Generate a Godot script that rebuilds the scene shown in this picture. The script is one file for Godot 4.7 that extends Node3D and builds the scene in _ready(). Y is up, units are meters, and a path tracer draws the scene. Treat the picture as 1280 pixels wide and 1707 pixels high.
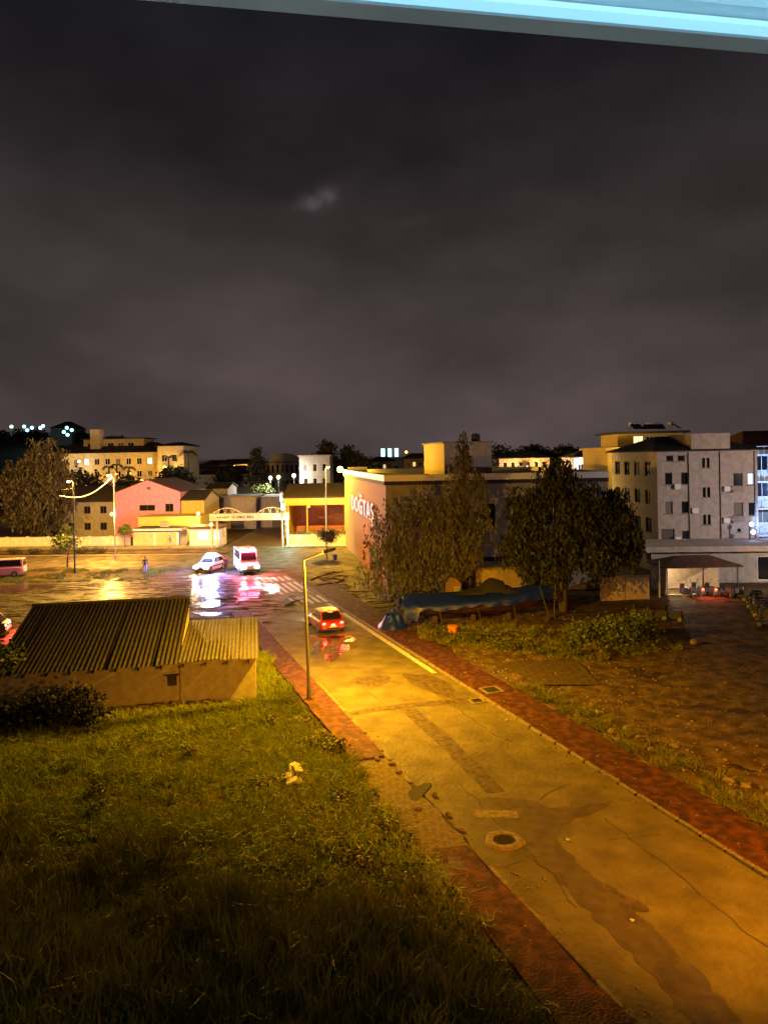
extends Node3D
# A flooded side street at night, seen from a fourth-floor window. Metres, y up, the camera looks along -z.

var rng := RandomNumberGenerator.new()
var M := {}            # materials by name
var T := {}            # computed textures by name
var taken := {}        # how often a name was used
var win_cache := {}

# ------------------------------------------------------------------ small helpers
func lin(r: float, g: float, b: float) -> Color:
	return Color(r, g, b).linear_to_srgb()

func numbered(called: String) -> String:
	var n: int = taken.get(called, 0)
	taken[called] = n + 1
	return called if n == 0 else "%s_%03d" % [called, n]

func tag(o: Node3D, label: String, category: String, group := "") -> Node3D:
	o.set_meta("label", label)
	o.set_meta("category", category)
	if group != "":
		o.set_meta("group", group)
	return o

func thing(called: String, label: String, category: String, at := Vector3.ZERO, yaw := 0.0, group := "") -> Node3D:
	var o := Node3D.new()
	o.name = numbered(called)
	add_child(o)
	o.position = at
	o.rotation.y = yaw
	return tag(o, label, category, group)

func structure(o: Node3D) -> Node3D:
	o.set_meta("kind", "structure")
	return o

func obj(called: String, mesh: Variant, m: Material, parent: Node3D = null, at := Vector3.ZERO, yaw := 0.0) -> MeshInstance3D:
	var o := MeshInstance3D.new()
	o.mesh = mesh.commit() if mesh is SurfaceTool else mesh
	o.material_override = m
	if parent == null:
		o.name = numbered(called)
		add_child(o)
	else:
		o.name = called
		parent.add_child(o, true)
	o.position = at
	o.rotation.y = yaw
	return o

func copy(o: Node3D, at: Vector3, yaw: float, label := "") -> Node3D:
	var c: Node3D = o.duplicate()
	var stem: String = str(o.name)
	if stem.length() > 4 and stem[-4] == "_" and stem.right(3).is_valid_int():
		stem = stem.left(-4)
	c.name = numbered(stem)
	add_child(c)
	c.position = at
	c.rotation.y = yaw
	if label != "":
		c.set_meta("label", label)
	return c

# ------------------------------------------------------------------ shapes
func ST() -> SurfaceTool:
	var st := SurfaceTool.new()
	st.begin(Mesh.PRIMITIVE_TRIANGLES)
	return st

func tri(st: SurfaceTool, a: Vector3, b: Vector3, c: Vector3, n: Vector3) -> void:
	if (b - a).cross(c - a).dot(n) > 0.0:
		var k := b
		b = c
		c = k
	st.set_normal(n); st.add_vertex(a)
	st.set_normal(n); st.add_vertex(b)
	st.set_normal(n); st.add_vertex(c)

func quad(st: SurfaceTool, a: Vector3, b: Vector3, c: Vector3, d: Vector3, n: Vector3) -> void:
	tri(st, a, b, c, n)
	tri(st, a, c, d, n)

func bx(st: SurfaceTool, c: Vector3, s: Vector3, t := Transform3D.IDENTITY) -> void:
	var h := s * 0.5
	for k in 3:
		for sg in [-1.0, 1.0]:
			var n := Vector3.ZERO
			n[k] = sg
			var u := Vector3.ZERO
			u[(k + 1) % 3] = h[(k + 1) % 3]
			var v := Vector3.ZERO
			v[(k + 2) % 3] = h[(k + 2) % 3]
			var m := c + n * h[k]
			quad(st, t * (m - u - v), t * (m + u - v), t * (m + u + v), t * (m - u + v), (t.basis * n).normalized())

# box with chamfered vertical and top edges
func cbx(st: SurfaceTool, c: Vector3, s: Vector3, ch: float, t := Transform3D.IDENTITY) -> void:
	var h := s * 0.5
	var rings := []
	for lv in [[-h.y, 0.0], [h.y - ch, 0.0], [h.y, ch]]:
		var i: float = lv[1]
		var r := []
		for p in [[-h.x + i, -h.z + ch + i * 0.4], [-h.x + ch + i * 0.4, -h.z + i], [h.x - ch - i * 0.4, -h.z + i], [h.x - i, -h.z + ch + i * 0.4], [h.x - i, h.z - ch - i * 0.4], [h.x - ch - i * 0.4, h.z - i], [-h.x + ch + i * 0.4, h.z - i], [-h.x + i, h.z - ch - i * 0.4]]:
			r.append(t * (c + Vector3(p[0], lv[0], p[1])))
		rings.append(r)
	var mid: Vector3 = t * c
	for k in 2:
		for j in 8:
			var a: Vector3 = rings[k][j]
			var b: Vector3 = rings[k][(j + 1) % 8]
			var d: Vector3 = rings[k + 1][j]
			var e: Vector3 = rings[k + 1][(j + 1) % 8]
			var n := (b - a).cross(d - a).normalized()
			if n.dot((a + e) * 0.5 - mid) < 0.0:
				n = -n
			quad(st, a, b, e, d, n)
	var up := (t.basis * Vector3.UP).normalized()
	for j in range(1, 7):
		tri(st, rings[2][0], rings[2][j], rings[2][j + 1], up)
		tri(st, rings[0][0], rings[0][j], rings[0][j + 1], -up)

func tube(st: SurfaceTool, pts: Array, radii: Array, sides := 8, cap := true) -> void:
	var rings := []
	var norms := []
	var prev := Vector3.ZERO
	for i in pts.size():
		var dir: Vector3 = (pts[mini(i + 1, pts.size() - 1)] - pts[maxi(i - 1, 0)]).normalized()
		var u: Vector3 = prev - dir * prev.dot(dir) if prev != Vector3.ZERO else (dir.cross(Vector3.RIGHT) if absf(dir.x) < 0.9 else dir.cross(Vector3.UP))
		u = u.normalized()
		prev = u
		var v := dir.cross(u).normalized()
		var r := []
		var nn := []
		for j in sides:
			var a := TAU * j / sides
			var n := u * cos(a) + v * sin(a)
			nn.append(n)
			r.append(pts[i] + n * float(radii[i] if i < radii.size() else radii[-1]))
		rings.append(r)
		norms.append(nn)
	for i in pts.size() - 1:
		for j in sides:
			var k := (j + 1) % sides
			var q := [[rings[i][j], norms[i][j]], [rings[i][k], norms[i][k]], [rings[i + 1][k], norms[i + 1][k]], [rings[i + 1][j], norms[i + 1][j]]]
			var gn: Vector3 = (q[1][0] - q[0][0]).cross(q[2][0] - q[0][0])
			var order := [0, 1, 2, 0, 2, 3] if gn.dot(q[0][1] + q[2][1]) < 0.0 else [0, 2, 1, 0, 3, 2]
			for o in order:
				st.set_normal(q[o][1])
				st.add_vertex(q[o][0])
	if cap:
		for e in [0, pts.size() - 1]:
			var dir: Vector3 = (pts[1] - pts[0]).normalized() * -1.0 if e == 0 else (pts[-1] - pts[-2]).normalized()
			for j in range(1, sides - 1):
				tri(st, rings[e][0], rings[e][j], rings[e][j + 1], dir)

# a grid of points as a smooth sheet; out = a rough outward direction
func sheet(st: SurfaceTool, g: Array, out: Callable, closed := false) -> void:
	var ni := g.size()
	var nj: int = g[0].size()
	var nr := []
	for i in ni:
		var row := []
		for j in nj:
			var a: Vector3 = g[mini(i + 1, ni - 1)][j] - g[maxi(i - 1, 0)][j]
			var b: Vector3 = (g[i][(j + 1) % nj] - g[i][(j - 1 + nj) % nj]) if closed else (g[i][mini(j + 1, nj - 1)] - g[i][maxi(j - 1, 0)])
			var n := a.cross(b).normalized()
			if n.dot(out.call(g[i][j])) < 0.0:
				n = -n
			row.append(n)
		nr.append(row)
	for i in ni - 1:
		for j in (nj if closed else nj - 1):
			var k := (j + 1) % nj
			var q := [[g[i][j], nr[i][j]], [g[i][k], nr[i][k]], [g[i + 1][k], nr[i + 1][k]], [g[i + 1][j], nr[i + 1][j]]]
			for o3 in [[0, 1, 2], [0, 2, 3]]:
				var gn: Vector3 = (q[o3[1]][0] - q[o3[0]][0]).cross(q[o3[2]][0] - q[o3[0]][0])
				var fl: bool = gn.dot(q[o3[0]][1] + q[o3[1]][1] + q[o3[2]][1]) > 0.0
				for o in ([o3[0], o3[2], o3[1]] if fl else o3):
					st.set_normal(q[o][1])
					st.add_vertex(q[o][0])

# flat polygon in the xz plane as a sheet at height y, with its edge turned down by t
func flat(st: SurfaceTool, pts: Array, y: float, t := 0.0) -> void:
	var pp := PackedVector2Array()
	for p in pts:
		pp.append(Vector2(p[0], p[1]))
	var idx := Geometry2D.triangulate_polygon(pp)
	for k in range(0, idx.size(), 3):
		tri(st, Vector3(pp[idx[k]].x, y, pp[idx[k]].y), Vector3(pp[idx[k + 1]].x, y, pp[idx[k + 1]].y), Vector3(pp[idx[k + 2]].x, y, pp[idx[k + 2]].y), Vector3.UP)
	if t > 0.0:
		var cw := Geometry2D.is_polygon_clockwise(pp)
		for k in pp.size():
			var a := pp[k]
			var b := pp[(k + 1) % pp.size()]
			var e := (b - a).normalized()
			var n := Vector3(-e.y, 0, e.x) if not cw else Vector3(e.y, 0, -e.x)
			quad(st, Vector3(a.x, y, a.y), Vector3(b.x, y, b.y), Vector3(b.x, y - t, b.y), Vector3(a.x, y - t, a.y), -n)

# subdivide and roughen an outline
func rough_outline(pts: Array, step: float, amp: float, sd: int) -> Array:
	var r := RandomNumberGenerator.new()
	r.seed = sd
	var out := []
	for k in pts.size():
		var a := Vector2(pts[k][0], pts[k][1])
		var b := Vector2(pts[(k + 1) % pts.size()][0], pts[(k + 1) % pts.size()][1])
		var n := maxi(1, int((b - a).length() / step))
		var e := (b - a).normalized().orthogonal()
		for i in n:
			var p := a.lerp(b, float(i) / n) + e * r.randf_range(-amp, amp)
			out.append([p.x, p.y])
	return out

func blob(cx: float, cz: float, rx: float, rz: float, yaw: float, wob: float, sd: int, n := 26) -> Array:
	var r := RandomNumberGenerator.new()
	r.seed = sd
	var ph := [r.randf() * TAU, r.randf() * TAU, r.randf() * TAU]
	var out := []
	for k in n:
		var a := TAU * k / n
		var w := 1.0 + wob * (0.6 * sin(2.0 * a + ph[0]) + 0.5 * sin(3.0 * a + ph[1]) + 0.35 * sin(5.0 * a + ph[2]))
		var p := Vector2(cos(a) * rx * w, sin(a) * rz * w).rotated(yaw)
		out.append([cx + p.x, cz + p.y])
	return out

# extruded polygon: points in local xy, from z0 to z1
func prism(st: SurfaceTool, pts: Array, z0: float, z1: float, t := Transform3D.IDENTITY) -> void:
	var pp := PackedVector2Array()
	for p in pts:
		pp.append(Vector2(p[0], p[1]))
	var idx := Geometry2D.triangulate_polygon(pp)
	for k in range(0, idx.size(), 3):
		for e in [[z0, -1.0], [z1, 1.0]]:
			tri(st, t * Vector3(pp[idx[k]].x, pp[idx[k]].y, e[0]), t * Vector3(pp[idx[k + 1]].x, pp[idx[k + 1]].y, e[0]), t * Vector3(pp[idx[k + 2]].x, pp[idx[k + 2]].y, e[0]), t.basis * Vector3(0, 0, e[1]))
	var cw := Geometry2D.is_polygon_clockwise(pp)
	for k in pp.size():
		var a := pp[k]
		var b := pp[(k + 1) % pp.size()]
		var e := (b - a).normalized()
		var n := Vector3(e.y, -e.x, 0) if not cw else Vector3(-e.y, e.x, 0)
		quad(st, t * Vector3(a.x, a.y, z0), t * Vector3(b.x, b.y, z0), t * Vector3(b.x, b.y, z1), t * Vector3(a.x, a.y, z1), t.basis * n)

func ball(st: SurfaceTool, c: Vector3, r: Vector3, seg := 10, rings := 6) -> void:
	var g := []
	for i in rings + 1:
		var f := PI * (0.001 + 0.998 * i / rings)
		var row := []
		for j in seg:
			var a := TAU * j / seg
			row.append(c + Vector3(r.x * sin(f) * cos(a), r.y * cos(f), r.z * sin(f) * sin(a)))
		g.append(row)
	sheet(st, g, func(p: Vector3): return p - c, true)

# ------------------------------------------------------------------ textures and materials
func noise_tex(key: String, sd: int, freq: float, octaves: int, lo: float, hi: float, size := 256, gamma := 1.0, kind := FastNoiseLite.TYPE_SIMPLEX_SMOOTH) -> void:
	var n := FastNoiseLite.new()
	n.seed = sd
	n.frequency = freq
	n.noise_type = kind
	n.fractal_octaves = octaves
	var im := n.get_seamless_image(size, size)
	im.convert(Image.FORMAT_L8)
	var d := im.get_data()
	for i in d.size():
		d[i] = int(clampf(lo + (hi - lo) * pow(d[i] / 255.0, gamma), 0.0, 1.0) * 255.0)
	T[key] = ImageTexture.create_from_image(Image.create_from_data(size, size, false, Image.FORMAT_L8, d))

func normal_tex(key: String, sd: int, freq: float, octaves: int, strength: float, size := 256) -> void:
	var n := FastNoiseLite.new()
	n.seed = sd
	n.frequency = freq
	n.fractal_octaves = octaves
	var im := n.get_seamless_image(size, size)
	im.convert(Image.FORMAT_RGBA8)
	im.bump_map_to_normal_map(strength)
	T[key] = ImageTexture.create_from_image(im)

# c: linear base colour
func mat(key: String, c: Array, rough := 0.85, metal := 0.0, tex := "", scale := 0.5, tex2 := "", scale2 := 0.1) -> StandardMaterial3D:
	var m := StandardMaterial3D.new()
	m.resource_name = key
	m.albedo_color = lin(c[0], c[1], c[2])
	m.roughness = rough
	m.metallic = metal
	if tex != "":
		m.albedo_texture = T[tex]
		m.uv1_triplanar = true
		m.uv1_world_triplanar = true
		m.uv1_scale = Vector3.ONE * scale
	if tex2 != "":
		m.detail_enabled = true
		m.detail_albedo = T[tex2]
		m.detail_blend_mode = BaseMaterial3D.BLEND_MODE_MUL
		m.detail_uv_layer = BaseMaterial3D.DETAIL_UV_2
		m.uv2_triplanar = true
		m.uv2_world_triplanar = true
		m.uv2_scale = Vector3.ONE * scale2
	M[key] = m
	return m

func bumpy(m: StandardMaterial3D, key: String, amount: float) -> void:
	m.normal_enabled = true
	m.normal_texture = T[key]
	m.normal_scale = amount

func glow(key: String, c: Array, energy: float) -> StandardMaterial3D:
	var m := StandardMaterial3D.new()
	m.resource_name = key
	m.albedo_color = lin(c[0] * 0.8, c[1] * 0.8, c[2] * 0.8)
	m.roughness = 0.4
	m.emission_enabled = true
	m.emission = lin(c[0], c[1], c[2])
	m.emission_energy_multiplier = energy
	M[key] = m
	return m

func leafy(key: String, c: Array, through := 0.25) -> void:
	var m := StandardMaterial3D.new()
	m.resource_name = key
	m.albedo_color = lin(c[0], c[1], c[2])
	m.vertex_color_use_as_albedo = true
	m.roughness = 0.65
	m.cull_mode = BaseMaterial3D.CULL_DISABLED
	m.backlight_enabled = true
	m.backlight = Color(through, through, through)
	M[key] = m

func make_materials() -> void:
	noise_tex("grain", 3, 0.09, 4, 0.72, 1.0)
	noise_tex("blotch", 5, 0.012, 5, 0.45, 1.0, 512)
	noise_tex("patchy", 8, 0.02, 4, 0.55, 1.0, 256, 0.8)
	noise_tex("mudtone", 21, 0.014, 6, 0.42, 1.0, 512, 0.9)
	noise_tex("wetrough", 31, 0.010, 3, 0.55, 0.9, 512, 0.8)
	noise_tex("soft", 61, 0.008, 5, 0.72, 1.0, 512)
	noise_tex("wallstain", 41, 0.02, 5, 0.84, 1.0, 256)
	normal_tex("n_fine", 51, 0.12, 3, 3.0)
	normal_tex("n_coarse", 52, 0.03, 5, 6.0, 512)
	normal_tex("n_plaster", 53, 0.06, 4, 2.0)
	var m: StandardMaterial3D
	m = mat("soil", [0.15, 0.085, 0.042], 0.8, 0, "mudtone", 0.09, "grain", 0.9); bumpy(m, "n_coarse", 0.8)
	m = mat("lotmud", [0.27, 0.175, 0.06], 0.85, 0, "mudtone", 0.13, "grain", 1.3); bumpy(m, "n_fine", 0.5)
	m = mat("wetmud", [0.17, 0.10, 0.055], 0.62, 0, "mudtone", 0.3, "grain", 1.1); bumpy(m, "n_coarse", 0.5)
	m = mat("plotsoil", [0.055, 0.05, 0.02], 0.95, 0, "blotch", 0.25, "grain", 1.4)
	m = mat("asphalt", [0.235, 0.185, 0.10], 0.62, 0, "soft", 0.13, "grain", 2.6); bumpy(m, "n_fine", 0.3)
	m.roughness = 1.0; m.roughness_texture = T["wetrough"]
	m = mat("asphalt_main", [0.21, 0.165, 0.10], 0.72, 0, "mudtone", 0.07, "grain", 1.3); bumpy(m, "n_fine", 0.5)
	m = mat("asphalt_dark", [0.185, 0.128, 0.070], 0.7, 0, "patchy", 0.5, "grain", 2.0); bumpy(m, "n_fine", 0.5)
	m = mat("asphalt_wet", [0.165, 0.118, 0.068], 0.5, 0, "soft", 0.4, "grain", 2.2); bumpy(m, "n_fine", 0.25)
	m = mat("pale_screed", [0.34, 0.24, 0.14], 0.8, 0, "patchy", 0.8, "grain", 2.0)
	m = mat("pave_red", [0.21, 0.072, 0.032], 0.8, 0, "blotch", 0.3, "grain", 1.6); bumpy(m, "n_fine", 0.5)
	m = mat("kerb", [0.36, 0.27, 0.17], 0.85, 0, "patchy", 0.9, "grain", 2.4)
	m = mat("kerb_worn", [0.26, 0.17, 0.09], 0.9, 0, "patchy", 0.9, "grain", 2.4)
	m = mat("water", [0.07, 0.045, 0.028], 0.14); bumpy(m, "n_coarse", 0.3); m.uv1_triplanar = true; m.uv1_world_triplanar = true; m.uv1_scale = Vector3.ONE * 0.35
	for k in ["asphalt", "asphalt_main", "wetmud", "asphalt_dark", "soil", "lotmud", "pave_red"]:
		M[k].metallic_specular = 0.3
	mat("paint", [0.78, 0.76, 0.76], 0.75, 0, "patchy", 0.9)
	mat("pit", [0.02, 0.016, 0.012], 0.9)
	mat("iron", [0.05, 0.045, 0.04], 0.5, 0.7, "grain", 3.0)
	mat("galv", [0.42, 0.40, 0.36], 0.45, 0.75, "grain", 1.5)
	mat("dark_pole", [0.03, 0.03, 0.03], 0.6, 0.3)
	mat("concrete", [0.40, 0.36, 0.30], 0.9, 0, "wallstain", 0.5, "grain", 1.8)
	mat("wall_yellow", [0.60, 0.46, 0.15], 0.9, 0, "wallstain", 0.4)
	mat("wall_ochre", [0.58, 0.42, 0.13], 0.9, 0, "wallstain", 0.35)
	mat("wall_pink", [0.74, 0.28, 0.58], 0.9, 0, "wallstain", 0.3)
	mat("wall_cream", [0.62, 0.52, 0.34], 0.9, 0, "wallstain", 0.2)
	mat("wall_white", [0.60, 0.57, 0.51], 0.88, 0, "wallstain", 0.3)
	mat("wall_grey", [0.33, 0.30, 0.27], 0.9, 0, "wallstain", 0.3)
	mat("wall_apt", [0.60, 0.49, 0.43], 0.9, 0, "wallstain", 0.25, "grain", 1.4)
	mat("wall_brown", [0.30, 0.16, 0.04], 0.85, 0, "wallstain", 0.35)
	mat("wall_orange", [0.34, 0.11, 0.035], 0.85, 0, "wallstain", 0.35)
	mat("wall_beige", [0.52, 0.38, 0.22], 0.9, 0, "wallstain", 0.3)
	mat("wall_shed", [0.72, 0.62, 0.42], 0.9, 0, "wallstain", 0.4, "grain", 1.6)
	mat("roof_dark", [0.045, 0.035, 0.032], 0.85, 0, "grain", 0.9)
	mat("roof_tile", [0.16, 0.055, 0.035], 0.85, 0, "grain", 1.0)
	mat("roof_rust", [0.15, 0.062, 0.035], 0.75, 0, "blotch", 0.3)
	m = mat("corrugated", [0.125, 0.105, 0.09], 0.6, 0.15, "blotch", 0.45, "grain", 1.5)
	m = mat("corrugated_pale", [0.20, 0.17, 0.13], 0.55, 0.2, "blotch", 0.5, "grain", 1.5)
	mat("glass_dark", [0.012, 0.012, 0.014], 0.08)
	mat("curtain", [0.20, 0.165, 0.13], 0.8, 0, "grain", 3.0)
	mat("frame_white", [0.60, 0.58, 0.55], 0.6)
	mat("frame_dark", [0.06, 0.05, 0.045], 0.6)
	mat("trunk", [0.10, 0.07, 0.045], 0.95, 0, "grain", 2.0)
	mat("wood", [0.36, 0.22, 0.10], 0.8, 0, "grain", 2.0)
	mat("wood_dark", [0.07, 0.045, 0.028], 0.9, 0, "grain", 2.0)
	mat("tarp_blue", [0.008, 0.028, 0.66], 0.42, 0, "grain", 1.2); bumpy(M["tarp_blue"], "n_coarse", 0.5)
	mat("tarp_black", [0.008, 0.008, 0.012], 0.85)
	mat("hull", [0.16, 0.055, 0.03], 0.75, 0, "blotch", 0.6, "grain", 2.0)
	mat("rubber", [0.018, 0.018, 0.018], 0.8)
	mat("rim", [0.35, 0.35, 0.36], 0.35, 0.8)
	mat("car_red", [0.30, 0.012, 0.012], 0.25); M["car_red"].clearcoat_enabled = true
	mat("car_white", [0.66, 0.66, 0.66], 0.3); M["car_white"].clearcoat_enabled = true
	mat("car_pink_lit", [0.66, 0.30, 0.34], 0.35)  # pale van body with the pink light on it put into the colour
	mat("car_dark", [0.03, 0.03, 0.035], 0.3)
	mat("stripe_red", [0.5, 0.02, 0.03], 0.4)
	mat("stripe_blue", [0.02, 0.06, 0.4], 0.4)
	mat("plastic_black", [0.02, 0.02, 0.022], 0.5)
	mat("plastic_grey", [0.10, 0.10, 0.11], 0.5)
	mat("plastic_orange", [0.55, 0.17, 0.03], 0.6)
	mat("chrome", [0.6, 0.6, 0.6], 0.2, 1.0)
	mat("letters", [0.80, 0.76, 0.74], 0.6)
	mat("hill_dark", [0.025, 0.026, 0.018], 0.95, 0, "patchy", 0.05)
	mat("pvc", [0.74, 0.78, 0.80], 0.35)
	mat("room_white", [0.7, 0.7, 0.7], 0.9)
	mat("render_wall", [0.5, 0.46, 0.4], 0.9, 0, "wallstain", 0.4)
	mat("debris_white", [0.70, 0.62, 0.50], 0.85, 0, "patchy", 1.5)
	mat("stone", [0.26, 0.20, 0.14], 0.9, 0, "grain", 2.5)
	var cl := StandardMaterial3D.new()
	cl.vertex_color_use_as_albedo = true
	cl.roughness = 0.85
	M["cloth"] = cl
	leafy("grass", [0.20, 0.27, 0.014], 0.5)
	leafy("weed", [0.17, 0.19, 0.03], 0.4)
	leafy("bushleaf", [0.08, 0.11, 0.022], 0.25)
	leafy("willow", [0.12, 0.115, 0.10], 0.2)
	leafy("brownleaf", [0.055, 0.045, 0.03], 0.15)
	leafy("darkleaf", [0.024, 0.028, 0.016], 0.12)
	glow("g_sodium", [1.0, 0.66, 0.10], 14.0)
	glow("g_amber", [1.0, 0.50, 0.06], 10.0)
	glow("g_warm", [1.0, 0.80, 0.50], 9.0)
	glow("g_white", [0.95, 0.97, 1.0], 40.0)
	glow("g_cyan", [0.35, 0.95, 1.0], 3.2)
	glow("g_teal", [0.06, 1.0, 0.72], 12.0)
	glow("g_blue", [0.30, 0.50, 1.0], 30.0)
	glow("g_red", [1.0, 0.10, 0.07], 22.0)
	glow("g_tail", [1.0, 0.10, 0.05], 9.0)
	glow("w_warm", [1.0, 0.72, 0.32], 0.9)
	glow("w_yellow", [1.0, 0.80, 0.35], 1.6)
	glow("w_blue", [0.55, 0.75, 1.0], 0.7)
	glow("w_cyan", [0.45, 0.85, 1.0], 1.3)
	glow("w_cold", [0.80, 0.90, 1.0], 1.1)

# ------------------------------------------------------------------ buildings
# one wall from a to b (xz), looking outwards; holes: [x, y, w, h, kind]
func wall_run(st: SurfaceTool, a: Vector2, b: Vector2, h: float, holes: Array, y0 := 0.0, deep := 0.16) -> Transform3D:
	var e := (b - a).normalized()
	var w := (b - a).length()
	var t := Transform3D(Basis(Vector3(e.x, 0, e.y), Vector3.UP, Vector3(-e.y, 0, e.x)), Vector3(a.x, y0, a.y))
	var n := t.basis.z
	var xs := [0.0, w]
	var ys := [0.0, h]
	for q in holes:
		for v in [q[0], q[0] + q[2]]:
			if not xs.has(v): xs.append(v)
		for v in [q[1], q[1] + q[3]]:
			if not ys.has(v): ys.append(v)
	xs.sort()
	ys.sort()
	for i in xs.size() - 1:
		for j in ys.size() - 1:
			var cx: float = (xs[i] + xs[i + 1]) * 0.5
			var cy: float = (ys[j] + ys[j + 1]) * 0.5
			var open := false
			for q in holes:
				if cx > q[0] and cx < q[0] + q[2] and cy > q[1] and cy < q[1] + q[3]:
					open = true
			if not open:
				quad(st, t * Vector3(xs[i], ys[j], 0), t * Vector3(xs[i + 1], ys[j], 0), t * Vector3(xs[i + 1], ys[j + 1], 0), t * Vector3(xs[i], ys[j + 1], 0), n)
	for q in holes:
		var c := [Vector3(q[0], q[1], 0), Vector3(q[0] + q[2], q[1], 0), Vector3(q[0] + q[2], q[1] + q[3], 0), Vector3(q[0], q[1] + q[3], 0)]
		var mid: Vector3 = (c[0] + c[2]) * 0.5
		for k in 4:
			var p: Vector3 = c[k]
			var r: Vector3 = c[(k + 1) % 4]
			var nn: Vector3 = mid - (p + r) * 0.5
			quad(st, t * p, t * r, t * (r - Vector3(0, 0, deep)), t * (p - Vector3(0, 0, deep)), t.basis * nn.normalized())
	return t

func window_mesh(w: float, h: float, kind: int) -> Array:
	var key := "%.2f_%.2f_%d" % [w, h, 1 if kind == 3 else 0]
	if not win_cache.has(key):
		var f := ST()
		var b := 0.07 if w > 0.5 else 0.04
		bx(f, Vector3(b / 2, h / 2, 0), Vector3(b, h, 0.06))
		bx(f, Vector3(w - b / 2, h / 2, 0), Vector3(b, h, 0.06))
		bx(f, Vector3(w / 2, b / 2, 0), Vector3(w - 2 * b, b, 0.06))
		bx(f, Vector3(w / 2, h - b / 2, 0), Vector3(w - 2 * b, b, 0.06))
		if w > 0.9 and kind != 3:
			bx(f, Vector3(w / 2, h / 2, 0), Vector3(b * 0.8, h - 2 * b, 0.05))
		var g := ST()
		bx(g, Vector3(w / 2, h / 2, -0.035), Vector3(w - b, h - b, 0.012))
		win_cache[key] = [f.commit(), g.commit()]
	return win_cache[key]

func add_window(parent: Node3D, t: Transform3D, q: Array, frame: Material, pane: Material, deep := 0.16) -> void:
	var ms := window_mesh(q[2], q[3], q[4])
	var o := obj("door" if q[4] == 3 else "window", ms[0], frame, parent)
	o.transform = t * Transform3D(Basis.IDENTITY, Vector3(q[0], q[1], -deep + 0.05))
	obj("pane", ms[1], pane, o)

const PANES := ["glass_dark", "w_warm", "w_blue", "frame_dark", "w_yellow", "w_cyan", "w_cold", "curtain"]

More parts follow.
